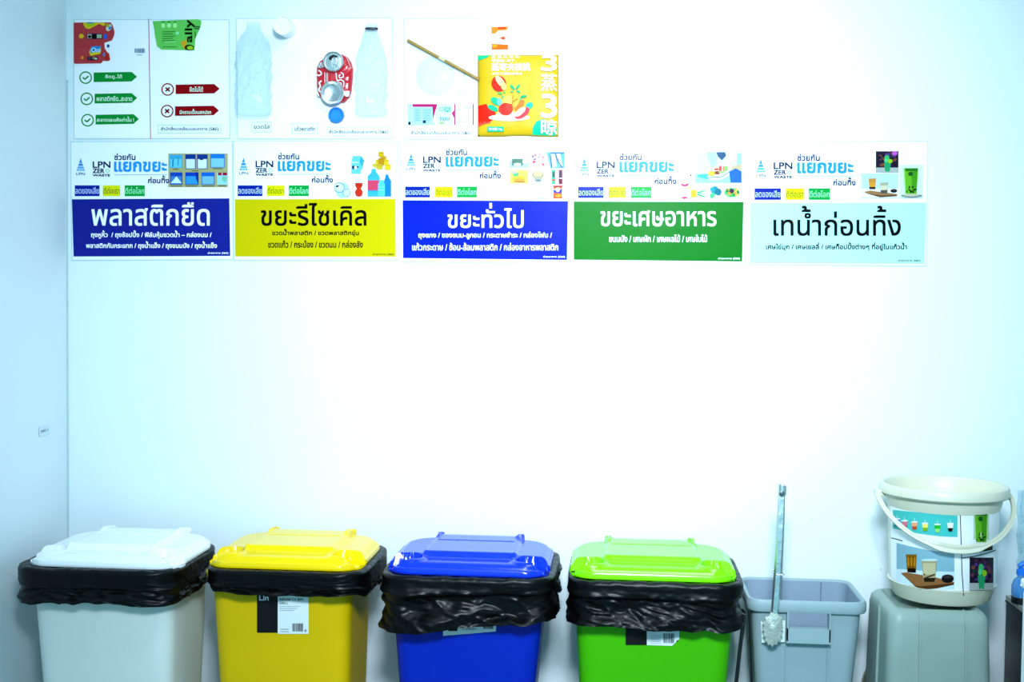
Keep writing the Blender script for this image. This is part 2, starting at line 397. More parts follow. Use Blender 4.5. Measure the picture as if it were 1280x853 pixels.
def pics3(p):
    p.rect(732,108,858,206,'f2f2f6').rect(732,160,858,206,'b4bcca').rect(750,148,820,192,'6f8f80').ell(785,185,24,9,'f4f6f8').ell(838,168,20,10,'f0f2f6')
    p.rect(874,108,962,204,'ece4ee')
    random.seed(4)
    for k in range(16): p.ell(880+random.random()*76, 114+random.random()*84, 5+random.random()*4, 3+random.random()*9, random.choice(['d4626e','8a84cc','c9c6e8','e6a8b4','6c78c0']), random.random()*180)
    p.poly([(974,106),(1090,106),(1090,208),(998,208)], '7ab4dc').poly([(1000,118),(1028,118),(1040,200),(1008,206)], 'd6e8f4').poly([(1036,112),(1060,112),(1078,196),(1056,190)], 'e2eaf4').line([(1030,118),(1050,170),(1076,206)], 7, '3f6888').line([(998,120),(1008,206)], 6, '305878').line([(1050,140),(1052,160)], 5, 'c8606e').rect(1000,106,1088,116,'3c80c4')
    p.poly([(738,222),(856,222),(852,268),(856,308),(734,308),(740,268)], 'ece474').ell(795,280,42,20,'f0c048').ell(800,288,34,14,'e2a858').ell(775,250,20,14,'78c08c').ell(762,236,22,8,'c6b4d4').line([(760,296),(835,300)], 5, 'a06c40')
    p.rect(864,220,970,314,'d2e8f4').ell(918,255,36,26,'a89c74').ell(918,250,28,18,'d6cc9c').poly([(884,262),(952,262),(936,292),(900,292)], 'b4b09a').ell(920,290,20,8,'88949e')
    p.rect(1008,220,1030,312,'52b894').rect(1012,232,1026,268,'566a66').rect(1010,282,1028,292,'d04040').rect(1052,220,1076,312,'a03c62').rect(1056,230,1070,270,'5e5862').rect(1054,280,1074,306,'8c1c48').rect(1056,272,1074,278,'e2d4da')
    p.poly([(732,340),(820,330),(826,400),(750,404)], 'eaf2f8').line([(740,346),(810,338)], 3, 'bccbe6').line([(764,400),(820,396)], 3, 'b4c6d2')
    p.poly([(866,330),(992,326),(988,404),(868,404)], 'd9ecf6').line([(925,398),(950,402)], 4, '9fb0be').rect(925,350,930,380,'c6def0')
    p.poly([(1014,322),(1078,322),(1070,345),(1076,404),(1016,404),(1022,345)], 'e27038').rect(1018,322,1076,334,'c43c3c').ell(1046,350,20,16,'f4d2b8').poly([(1018,352),(1074,346),(1072,372),(1020,368)], '3850b4').ell(1046,352,12,12,'f2e4e0').ell(1050,388,20,10,'f0a83c')
def pics4(p):
    p.rect(798,102,1088,296,'cdeef4').rect(798,240,1088,296,'a6e2ea').poly([(868,102),(940,102),(930,180),(900,200),(880,150)], 'b4bec8').poly([(985,102),(1060,102),(1040,160),(990,170)], 'eaf2fa').poly([(1062,110),(1088,110),(1088,190),(1046,180)], 'a8cef4')
    p.poly([(930,102),(985,102),(992,125),(965,155),(940,130)], '3a6a8c').ell(880,256,70,16,'58c4b0',5).ell(960,230,90,40,'e6f2f4',-22).ell(958,226,82,33,'f4ead8',-22)
    p.ell(900,236,22,17,'e6e052').ell(935,232,18,12,'9c5848').ell(930,210,16,8,'d06a50').ell(955,208,10,22,'d66458').ell(978,206,9,16,'e07c60').ell(990,206,13,18,'98cc78').ell(965,228,20,8,'a8c888').line([(880,262),(960,258),(1030,215)], 6, '3c9c98')
    p.poly([(1028,190),(1088,176),(1088,230),(1060,210),(1020,214)], 'c8b898').poly([(1010,228),(1050,204),(1088,224),(1088,294),(1018,294)], '2a78e0').poly([(1048,102),(1062,102),(1056,180),(1040,190)], 'd8eef8')
    p.poly([(764,250),(776,250),(782,290),(790,340),(752,340),(762,290)], 'f2efc8').ell(769,248,5,6,'444038')
    p.poly([(706,298),(730,306),(758,296),(752,314),(730,318),(712,312)], 'cc3c86').poly([(706,390),(730,380),(756,388),(730,396)], 'd04a84').ell(710,344,10,5,'eadf9a').ell(760,326,14,9,'f0e088').line([(728,290),(734,280)], 3, '705078')
    p.poly([(770,342),(806,336),(808,384),(772,388)], 'f2b63e').line([(812,356),(858,344)], 7, '30ba80').line([(812,362),(860,362)], 5, '8fe0a8').line([(812,368),(858,382)], 7, '2cb070')
    p.ell(920,342,24,26,'2a96a8').ell(942,352,20,22,'1c8498').ell(904,336,14,14,'3aa8b8').poly([(890,368),(912,356),(922,376),(904,392),(890,388)], '66d490')
    p.ell(1028,366,52,30,'d8eef0').ell(1028,356,48,30,'58b86c')
    random.seed(8)
    for k in range(26): p.ell(990+random.random()*76, 334+random.random()*44, 5+random.random()*7, 4+random.random()*6, random.choice(['2fa860','78d088','d8e070','e0a050','6a3c66','8fe0b8','b04a58','2c8a4c']), random.random()*180)
    p.ell(1026,346,14,14,'5c3460')
def cups(p, k, x0, y0):                       # two drinks on a board (used on poster and pail)
    f = lambda x, y: (x0 + x * k, y0 + y * k)
    def po(l, c): p.poly([f(*q) for q in l], c)
    po([(15,118),(55,110),(225,132),(222,145),(120,152),(35,130)], 'a88460'); po([(35,130),(120,140),(222,138),(222,146),(118,153)], '7c5a3c')
    po([(45,36),(92,34),(88,100),(50,100)], 'c99a52'); po([(48,60),(90,60),(88,98),(52,98)], 'dca43e'); po([(49,88),(89,88),(88,102),(51,102)], '4a3a3a')
    po([(115,62),(170,58),(162,126),(120,126)], 'b5b49c'); po([(118,80),(166,78),(162,108),(121,108)], 'd2cfb8'); po([(119,108),(163,106),(161,128),(121,128)], '6f6a60')
    p.ell(*f(202,112), 21*k, 12*k, '322a30'); p.ell(*f(202,106), 17*k, 6*k, '564a50')
def matcha(p, x0, y0, x1, y1):
    w_, h_ = x1-x0, y1-y0
    f = lambda u, v: (x0 + u*w_, y0 + v*h_)
    p.poly([f(.05,.02), f(.95,.02), f(.85,1), f(.14,1)], '78bc3c').poly([f(.08,.04), f(.92,.04), f(.9,.14), f(.1,.14)], '3f8434').poly([f(.5,.14), f(.9,.14), f(.8,.95), f(.55,.95)], '5aa42e')
    random.seed(3)
    for k in range(18): p.ell(*f(.2+random.random()*.6, .72+random.random()*.24), w_*.05, w_*.05, '243c1c', keep=True)
    p.ell(*f(.45,.24), w_*.16, h_*.08, '2c6a34')
def fancy(p, x0, y0, x1, y1, seed):
    random.seed(seed); w_, h_ = x1-x0, y1-y0; p.rect(x0, y0, x1, y1, '3a3048')
    for k in range(34):
        p.ell(x0 + w_*(.12+.76*random.random()), y0 + h_*(.08+.6*random.random()), w_*.08, h_*.06, random.choice(['5a3c50','7c4c5c','2c2440','684a8c','2c5448','8a5a4a']), random.random()*180)
    p.rect(x0, y0+h_*.78, x1, y1, 'b4b8b4')
    p.poly([(x0+w_*.34,y0+h_*.55),(x0+w_*.66,y0+h_*.55),(x0+w_*.6,y0+h_*.97),(x0+w_*.4,y0+h_*.97)], '3aa878')
    p.ell(x0+w_*.48,y0+h_*.32,w_*.11,h_*.13,'52b87c').ell(x0+w_*.62,y0+h_*.48,w_*.1,h_*.1,'9cc838').ell(x0+w_*.44,y0+h_*.45,w_*.08,h_*.1,'66cc94')
def pics5(p):
    fancy(p, 802, 94, 940, 222, 5); p.ell(915,108,18,12,'c868d8')
    p.rect(712, 230, 936, 378, 'bfe2f4').rect(712, 322, 936, 378, 'e6f2f8'); cups(p, .98, 712, 226)
    p.rect(944, 178, 1086, 378, 'd6eef8').ell(1018, 366, 66, 12, '8f9a92').ell(1015,360,50,9,'c6c4b0'); p.poly([(966,198),(1060,198),(1050,352),(976,352)], 'a8dc90'); matcha(p, 970, 194, 1062, 354)
W = 'f7faff'; K = '05070a'
poster(80, 170, 5.17, [(88,177),(291,176.5),(292,325),(90,326)], [(53,410),(1070,404),(1076,776),(64,780)], '2c3aa0', W, ('พลาสติกยืด', (182,432,942,580)),
       [('ถุงหูหิ้ว  / ถุงช้อปปิ้ง / ฟิล์มหุ้มขวดน้ำ – กล่องนม /', (178,612,955,664)), ('พลาสติกกันกระแทก / ถุงน้ำแข็ง / ถุงขนมปัง / ถุงน้ำแข็ง', (146,682,990,734))], (932,750,1064,766),
       'laminated poster with a navy blue lower panel and white lettering, nearest the corner', pics1, dy=4, lo=8)
poster(285, 170, 5.17, [(291.5,176),(497,176),(499,326),(292.5,326)], [(46,410),(1084,407),(1086,782),(48,780)], 'd2c806', K, ('ขยะรีไซเคิล', (216,436,894,580)),
       [('ขวดน้ำพลาสติก / ขวดพลาสติกขุ่น', (288,602,846,650)), ('ขวดแก้ว / กระป๋อง / ขวดนม / กล่องลัง', (262,676,872,722))], (936,758,1074,774),
       'laminated poster with a yellow lower panel and black lettering', pics2)
poster(495, 170, 5.17, [(500,177),(710,177.5),(712,329),(501,328)], [(44,416),(1112,422),(1105,802),(46,790)], '0c36c4', W, ('ขยะทั่วไป', (336,436,824,594)),
       [('ถุงแกง / ซองขนม-ลูกอม / กระดาษชำระ / กล่องโฟม /', (146,620,1008,668)), ('แก้วกระดาษ / ช้อน-ส้อมพลาสติก / กล่องอาหารพลาสติก', (106,692,1048,740))], (952,774,1092,790),
       'laminated poster with a bright blue lower panel and white lettering, middle of the row', pics3, dy=-28, lo=-4, tagy=(328,398))
poster(710, 170, 5.018, [(714,178),(932,177.5),(932,331),(713,329)], [(36,412),(1100,415),(1092,788),(36,777)], '068a2c', W, ('ขยะเศษอาหาร', (206,470,928,566)),
       [('ขนมปัง / เศษผัก / เศษผลไม้ / เศษใบไม้', (258,620,872,666))], (942,762,1078,778),
       'laminated poster with a green lower panel and white lettering', pics4)
poster(930, 170, 4.874, [(933,178),(1160,176),(1158,333),(932,331)], [(38,408),(1108,408),(1098,780),(35,776)], 'bfeae6', K, ('เทน้ำก่อนทิ้ง', (180,428,952,608)),
       [('เศษไข่มุก / เศษเยลลี่ / เศษท็อปปิ้งต่างๆ ที่อยู่ในแก้วน้ำ', (134,650,990,700))], (938,752,1074,768),
       'laminated poster with a pale mint lower panel and black lettering, rightmost of the row', pics5)

# ------------------------------------------------------------ sample boards above the posters
M_board = mat('sample_board_sheet', 'f4f6f9', .5, .3, coat=.15, bump=.05, bscale=5, coatrough=.15)
b1 = root('sample_board', P(190, 174, 0), 'white sample board with green tick arrows and red cross arrows, left of the upper row', 'board', 'sample boards above the posters')
sheet(b1, [(92,24),(287,24.5),(288,173.5),(92.5,174)], M_board)
Mb = zoomM(80, 10, 5.018, -.0019)
Art(Mb).line([(533,68),(545,822)], 5, 'c05aa0').build('divider_line', M_ink, b1)
def arrow(kind, cx, cy, x0, y0, x1, y1, col, s_, tb):
    a = Art(Mb); a.ring(cx, cy, 36, 8, col)
    if kind == 'tick': a.line([(cx-18,cy-2),(cx-5,cy+11),(cx+18,cy-10)], 9, col)
    else: a.line([(cx-13,cy-12),(cx+13,cy+12)], 10, '8c1420').line([(cx-13,cy+12),(cx+13,cy-12)], 10, '8c1420')
    a.build(kind + '_mark', M_ink, b1)
    a = Art(Mb); a.poly([(x0,y0+4),(x1-34,y0),(x1,(y0+y1)/2-2),(x1-34,y1-4),(x0,y1)], col); a.text(s_, tb, 'dff5e6', 1.5); a.build('arrow_banner', M_ink, b1)
arrow('tick', 138, 438, 188, 402, 460, 466, '0fa04a', 'ยืดดู..ได้', (262,418,366,448))
arrow('tick', 145, 571, 194, 535, 461, 600, '0fa04a', 'พลาสติกยืด..สะอาด', (206,553,430,585))
arrow('tick', 150, 705, 200, 667, 472, 732, '0fa04a', 'สะอาดและแห้งเท่านั้น !', (208,682,440,714))
arrow('cross', 652, 512, 702, 478, 978, 541, 'a01420', 'ยืดไม่ได้', (790,494,874,526))
arrow('cross', 649, 648, 698, 614, 974, 678, 'a01420', 'มีคราบเปื้อนสกปรก', (728,634,924,666))
def small_label(parent, M, box, txt, tb, name='caption_label'):
    a = Art(M); x0,y0,x1,y1 = box; a.rect(x0-3,y0-3,x1+3,y1+3,'b9d2dc'); a.rect(x0, y0, x1, y1, 'eef6fa'); a.text(txt, tb, '26343e', 1.4); a.build(name, M_ink, parent)
small_label(b1, Mb, (592,736,985,784), 'สำนักสิ่งแวดล้อมและอาคาร (S&E)', (610,742,970,774))
b2 = root('sample_board', P(394, 174, 0), 'white sample board with two clear bottles and a crushed red can', 'board', 'sample boards above the posters')
sheet(b2, [(295,23),(491,22),(492,174),(297,174)], M_board)
Mc = zoomM(285, 10, 5.018, -.0019)
small_label(b2, Mc, (153,716,272,780), 'ขวดใส', (164,732,262,758)); small_label(b2, Mc, (403,726,560,790), 'แก้วพลาสติก', (420,744,546,772)); small_label(b2, Mc, (620,752,1020,804), 'สำนักสิ่งแวดล้อมและอาคาร (S&E)', (634,762,1006,792))
b3 = root('sample_board', P(605, 174, 0), 'white sample board with a brown straw and yellow snack bag', 'board', 'sample boards above the posters')
sheet(b3, [(504.5,23),(706,24),(707,174.5),(506,174.5)], M_board)
Md = zoomM(495, 10, 5.018, -.0019)
a = Art(Md); a.rect(84, 760, 482, 806, 'eef4f8'); a.text('สำนักสิ่งแวดล้อมและอาคาร (S&E)', (94,766,470,800), '40525f', 1.4).build('caption_label', M_ink, b3)

# things stuck on the boards
def scrap(name, pts, zx, zy, sc, col, art, label, cat, m=M_ink, yb=-.003):
    c = P(zx + sum(p[0] for p in pts)/len(pts)/sc, zy + sum(p[1] for p in pts)/len(pts)/sc, yb)
    o = root(name, c, label, cat)
    M = zoomM(zx, zy, sc, yb); q = [M(x, y, 0) for x, y in pts]
    mb = MB(); n = len(q); q2 = [v + Vector((0, .0015, 0)) for v in q]
    t = [tuple(x) for x in tessellate_polygon([[Vector((x, y, 0)) for x, y in pts]])]
    mb.add(q + q2, t + [tuple(i + n for i in x) for x in t] + [(i, (i+1) % n, n + (i+1) % n, n + i) for i in range(n)])
    build(mb, 'film', mat(name + '_film', col, .3, coat=.3, bump=.2, bscale=25), o, smooth=False)
    a = Art(zoomM(zx, zy, sc, yb - .0006)); art(a); a.build('print', m, o); return o
def red_art(a):
    a.poly([(160,90),(430,92),(460,112),(430,138),(370,110),(310,140),(240,178),(190,165),(160,120)], 'e6c832').poly([(180,92),(340,96),(280,140),(215,150)], 'b8cc28').ell(250,96,50,8,'3f88b0')
    a.ell(500,160,36,50,'d6d8cc',25).ell(515,165,18,26,'4f96c4',30).ell(485,130,24,24,'b0b83c')
    a.ell(134,273,32,32,'e8c038').rect(205,240,410,310,'1c1a5c').rect(215,246,272,304,'a8bcae').ell(245,280,22,20,'1c1410').ell(310,278,34,28,'0c2416').rect(340,250,405,302,'a6bfa4').ell(455,280,24,36,'3d78d8').line([(350,330),(400,326)], 10, 'e06a20')
    a.poly([(270,412),(395,405),(398,470),(385,510),(260,535),(236,490),(250,450)], 'e4cf34').poly([(268,410),(395,402),(392,475),(260,500),(250,460)], '3f96d0').text('Oni', (268,428,388,488), 'cfe8f6', 5)
    a.ell(148,560,20,22,'f09c34').rect(212,548,354,592,'501440').ell(245,568,24,16,'4c5878').ell(300,566,18,16,'98a868').ell(330,574,18,14,'c8d4cc').ell(64,306,8,8,'d86030').ell(64,572,8,8,'d86030')
    a.line([(60,410),(165,406)], 6, 'd04858')
def white_art(a): a.ell(494,405,18,22,'2f5fa8').poly([(440,500),(470,480),(505,520),(510,585),(480,600),(450,560)], 'c8402c').ell(440,520,18,30,'7c88b8').poly([(420,590),(450,570),(440,600)], 'c86060')
scrap('package_scrap', [(30,92),(160,90),(300,88),(460,90),(520,88),(548,130),(572,210),(565,265),(535,330),(470,350),(436,362),(440,430),(470,480),(500,505),(512,590),(480,604),(420,600),(392,634),(60,640),(30,632)], 90, 20, 10.664, 'b01020',
      lambda a: (red_art(a), white_art(a)), 'torn red plastic package scrap on the left sample board', 'wrapper')
def barcode(a, x0, y0, x1, y1, col, n=16, seed=1):
    random.seed(seed); x = x0
    while x < x1:
        w_ = (x1-x0)/n*random.choice([.35,.6,.9]); a.rect(x, y0, min(x+w_, x1), y1, col, keep=(x != x0)); x += w_ + (x1-x0)/n*random.choice([.35,.6])
a = Art(zoomM(90, 20, 10.664, -.0024)); barcode(a, 840, 435, 975, 495, '3c7ca8', 14); a.rect(865,518,945,526,'8fb8cc'); a.build('barcode_print', M_ink, b1)
def green_art(a):
    for x in (625, 662, 700): a.ell(x, 112, 13, 15, 'b6f0a8').ell(x, 90, 9, 3, '3f8c3c')
    for k in range(5): a.line([(620,152+k*14),(700 - (k%2)*14,150+k*14)], 4, '3f8840')
    a.line([(636,216),(706,214)], 7, '9ae89a'); a.line([(622,246),(712,246)], 4, '4c9c48'); a.ell(715,160,10,10,'a4eec0')
    a.text('ally', (722,118,862,176), '12240e', 5, rot=-90)
    a.poly([(735,215),(775,200),(770,265),(748,250)], 'd8b43c').ell(790,250,30,18,'20300c').ell(795,252,20,12,'a8d040').line([(815,116),(858,122)], 6, '27401c').line([(820,130),(855,134)], 5, '27401c').line([(826,150),(828,190)], 5, '35602c')
scrap('package_scrap', [(558,84),(700,78),(840,72),(862,80),(862,104),(850,140),(826,190),(820,268),(700,264),(612,262),(586,240),(574,180),(568,130)], 80, 10, 5.018, '5cc04a', green_art,
      'torn light green plastic package scrap beside the pink divider line', 'wrapper')
scrap('candy_wrapper', [(598,120),(700,116),(706,160),(704,264),(598,266),(600,190)], 495, 10, 5.018, 'f6f2ee',
      lambda a: a.poly([(598,120),(705,118),(700,140),(640,145),(625,162),(600,164)], 'f29a3c').rect(640,122,690,134,'e25c20').poly([(600,226),(704,232),(704,262),(600,264)], 'ee8020').ell(620,240,16,10,'f4b030').rect(662,182,684,200,'ee6a28').rect(650,188,664,194,'f0803c'),
      'small orange and white candy wrapper above the yellow snack bag', 'wrapper')
def lab_art(a):
    a.poly([(72,604),(104,604),(120,736),(76,736)], 'bfe6ee'); a.rect(104,606,245,735,'b8dce8'); a.poly([(104,606),(260,604),(252,690),(232,690),(230,622),(108,622)], 'c4327c')
    a.poly([(262,604),(360,604),(350,660),(368,700),(368,735),(262,735),(236,690)], 'd2eef4').text('one', (300,622,345,640), '28a060', 1.5).ring(284, 636, 12, 4, '30b870').text('mam', (302,642,344,656), '28a060', 1.5)
    a.poly([(350,660),(370,640),(370,700)], 'cc3c88').rect(366,604,374,735,'c83c84').rect(376,604,486,735,'e6f2f6').rect(482,604,490,735,'c83c84').rect(72,604,490,606,'d090b0')
    for k in range(8): a.line([(116,636+k*10),(154,636+k*10)], 3, '88aec4').line([(170,636+k*10),(220,636+k*10)], 3, '88aec4', True)
    a.rect(170,708,190,724,'3c5468').ell(250,710,17,16,'e8f0f8').rect(278,716,300,728,'a8d868').text('ขนม', (276,686,336,706), '4c7c90', 1)
    for k in range(3): a.line([(384,690+k*14),(474,690+k*14)], 2, 'a8c4d0')
    for k in (404,446): a.line([(k,690),(k,726)], 2, 'a8c4d0')
    a.line([(384,640),(410,640)],3,'88a8b8').line([(430,628),(474,628)],3,'88a8b8').rect(80,716,94,734,'28303c')
scrap('bottle_label', [(70,602),(492,600),(490,738),(74,738)], 495, 10, 5.018, 'e4f0f4', lab_art, 'magenta and pale blue plastic bottle label lying under the straw', 'label')

# snack bag
def snack():
    x0, y0, x1, y1 = 597.3, 69, 698.5, 171
    o = root('snack_bag', P(648, 170, -.002), 'yellow snack bag with red dates picture and white characters', 'bag')
    n = 30; vs = []; fs = []
    for j in range(n+1):
        for i in range(n+1):
            u, v = i/n, j/n; e = min(u, 1-u, v, 1-v)
            h = .012 * (1 - math.exp(-e/.06)) + .0012*fb((u*5, v*5, 1)) * ss(0, .1, e)
            wob = .6 * math.sin(u*9) * (1 if j == n else 0)
            vs.append(P(x0 + (x1-x0)*u, y0 + (y1-y0)*v + wob, 0) + Vector((0, -.003 - h, 0)))
    for j in range(n):
        for i in range(n): k = j*(n+1)+i; fs.append((k, k+1, k+n+2, k+n+1))
    build(MB().add(vs, fs), 'pouch', mat('yellow_foil', (.66, .40, .005), .45, .25, bump=.3, bscale=18), o, solid=.001)
    def M(x, y, l):
        px, py = 590 + x/7.417, 60 + y/7.417
        u, v = (px-x0)/(x1-x0), (py-y0)/(y1-y0); e = max(0, min(u, 1-u, v, 1-v))
        return P(px, py, 0) + Vector((0, -.003 - .012*(1-math.exp(-e/.06)) - .0018 - l*.00005, 0))
    a = Art(M, 8)
    a.poly([(58,78),(165,72),(150,92),(110,110),(60,122)], '28cf9c')
    a.poly([(58,540),(140,528),(160,570),(215,600),(240,640),(180,690),(100,710),(60,730)], 'ea3a24').poly([(60,680),(130,690),(190,700),(110,715),(60,735)], 'f06a5c')
    a.poly([(560,810),(570,740),(600,690),(660,668),(720,690),(790,740),(790,800),(770,818)], '22d6a6')
    a.text('蒸枣夹核桃', (190,150,540,222), 'fffdf0', 7).text('新 疆 红 枣 味', (186,76,440,104), 'fff6c8', 4).text('零添加 果干', (186,112,400,142), 'fff6c8', 4).text('好吃又营养的零食', (190,238,470,262), 'fff6c8', 3)
    a.ell(350,655,190,32,'fdf6ea').ell(325,625,90,35,'f0d4c0')
    a.ell(255,342,68,74,'e8402c',-20).ell(268,322,66,28,'fbe8a8',52).ell(300,365,24,38,'f6d88c',-10)
    for x, y, rx, ry, c, r in ((380,376,30,12,'30c08c',50),(430,372,28,11,'30c08c',-50),(434,414,22,9,'38c494',25),(484,460,30,12,'2fb888',-10),(460,492,20,10,'30c49c',80),(375,415,12,7,'58c898',0),(265,432,22,9,'58c878',10),(288,462,16,8,'68cc88',60),(305,424,10,8,'58c878',0)): a.ell(x,y,rx,ry,c,r)
    a.ell(228,505,52,30,'24c49a',35).ell(200,568,52,24,'24c49a',25).ell(262,510,24,36,'8fe0dc',-20).line([(385,450),(382,520),(345,560)], 5, 'b06a40').line([(382,510),(430,480)], 4, 'b06a40')
    a.ell(340,500,40,50,'f2dc78').ell(318,578,66,58,'e84a3c').ell(350,560,34,34,'ec5a48').ell(445,540,30,60,'f09048',40).ell(420,520,16,50,'f8c060',30)
    a.ell(535,545,38,28,'46d2b0',-30).ell(468,612,78,44,'e85a68',-35).ell(452,602,64,26,'fbeec0',-40)
    a.rect(146,738,300,784,'24c898').text('净含量 90g', (160,748,286,776), 'eafff4', 2)
    a.text('3', (650,78,785,222), 'fffdf2', 12).text('蒸', (645,250,788,408), 'fffdf2', 6).text('3', (650,440,785,655), 'fffdf2', 14).text('晾', (645,672,788,812), 'fffdf2', 6)
    a.build('print', M_foil, o)
snack()

# brown straw
o = root('drinking_straw', P(554, 75, -.01), 'long brown straw taped diagonally on the right sample board', 'straw')
p0, p1 = P(509.5, 50.5, -.008), P(599, 99.5, -.010)
mbs = MB(); mbs.tube([p0.lerp(p1, t/12) + Vector((0, -.0008*math.sin(t), 0)) for t in range(13)], .0042, 12); build(mbs, 'tube', mat('brown_straw', '9c7a30', .35, bump=.3, bscale=50), o)
build(MB().tube([p0.lerp(p1, .44) , p0.lerp(p1, .52)], .0044, 12), 'highlight_band', mat('straw_highlight', 'cdbf92', .6), o)  # pale band stands in for the highlight along the straw

# clear bottles and other see-through things
M_pet = clear('clear_pet', 'b4d0d8', .07, .10, bump=1, bscale=55, tint=(.93, .972, .98))
M_film = clear('clear_film', 'a8c4cc', .04, .12, bump=.5, bscale=30, tint=(.965, .985, .99))
def bottle(cx, ytop, ybot, wpx, prof, label, ring=None, cap=None):
    b = P(cx, ybot, 0); t = P(cx, ytop, 0); H = t.z - b.z; W_ = (P(cx + wpx/2, ybot, 0).x - P(cx - wpx/2, ybot, 0).x) / 2
    o = root('plastic_bottle', b + Vector((0, -.012, 0)), label, 'bottle')
    def fn(v, a, h):
        v = Vector((v.x, v.y * .42, v.z)); f = ss(0, .05, h/H) * ss(1, .82, h/H)
        n_ = fb((v.x*22 + cx, v.y*30, v.z*22), 3); return v + Vector((v.x, v.y, 0)).normalized() * (n_ * .006 + .011*(.3 - abs(fb((v.x*45 + cx, v.y*20, v.z*38), 2)))) * f if v.length else v
    prof2 = []
    for i in range(len(prof) - 1):
        (r0, h0), (r1, h1) = prof[i], prof[i+1]; m = max(1, int(abs(h1-h0)*90))
        for k in range(m): u = k/m; prof2.append(((r0+(r1-r0)*u)*W_, (h0+(h1-h0)*u)*H))
    prof2.append((prof[-1][0]*W_, prof[-1][1]*H))
    build(MB().lathe(prof2, (b.x, -.003 - W_*.46, b.z), n=84, cap0=True, cap1=False, fn=fn), 'bottle_body', M_pet, o, sharp=70)
    if ring:
        rz = t.z - ring*H; build(MB().lathe([(W_*.40, -.0025), (W_*.44, -.002), (W_*.44, .002), (W_*.40, .0025)], (b.x, -.002 - W_*.44, rz), n=28, cap0=False, cap1=False, fn=lambda v,a,h: Vector((v.x, v.y*.5, v.z))), 'collar_ring', M_dark, o)
    return o
bottle(320, 30, 147, 44, [(.7,0),(.95,.015),(1,.05),(1,.2),(.92,.3),(1,.42),(1,.56),(.97,.68),(.8,.8),(.42,.92),(.36,.93),(.36,1)], 'crumpled clear plastic bottle without cap, left of the red can')
bottle(465.5, 31, 147, 37, [(.7,0),(.96,.015),(1,.05),(.98,.2),(1,.3),(1,.55),(.97,.62),(.72,.77),(.42,.88),(.36,.9),(.36,1)], 'clear plastic bottle with black collar ring, right of the red can', ring=.06)
def disc_cup(px, py, rpx, depth, label, name, cat, m):
    c = P(px, py, 0); R = rpx/495
    o = root(name, c + Vector((0, -.002, 0)), label, cat)
    build(MB().lathe([(R*.9, .003), (R*.92, depth*.9), (R*.95, depth), (R*.88, depth), (R*.8, depth-.004), (.0005, depth-.005)], c, 'Y', 40), 'cup_shell', m, o); return o
disc_cup(360, 37, 12.5, .05, 'small white plastic cap standing out from the board above the clear bottle', 'round_stopper', 'cap', M_white)
c_ = P(421.3, 144.5, 0); o = root('blue_stopper', c_ + Vector((0, -.002, 0)), 'round blue plastic bottle cap below the crushed red can', 'cap')
R = .0195
build(MB().lathe([(R, .003), (R, .012), (R*.96, .014), (R*.88, .014), (R*.82, .013), (R*.74, .0095), (.0005, .009)], c_, 'Y', 40), 'cap_shell', mat('blue_cap', '1f80ee', .3), o)
build(MB().add([c_ + Vector((R*s_*math.cos(2*math.pi*k/60), -h, R*s_*math.sin(2*math.pi*k/60))) for h in (.003, .011) for k in range(60) for s_ in [1.0 if k % 2 else 1.035]], [(k, (k+1) % 60, 60 + (k+1) % 60, 60 + k) for k in range(60)]), 'grip_ridges', mat('blue_cap_side', '1668d8', .35), o, smooth=False)
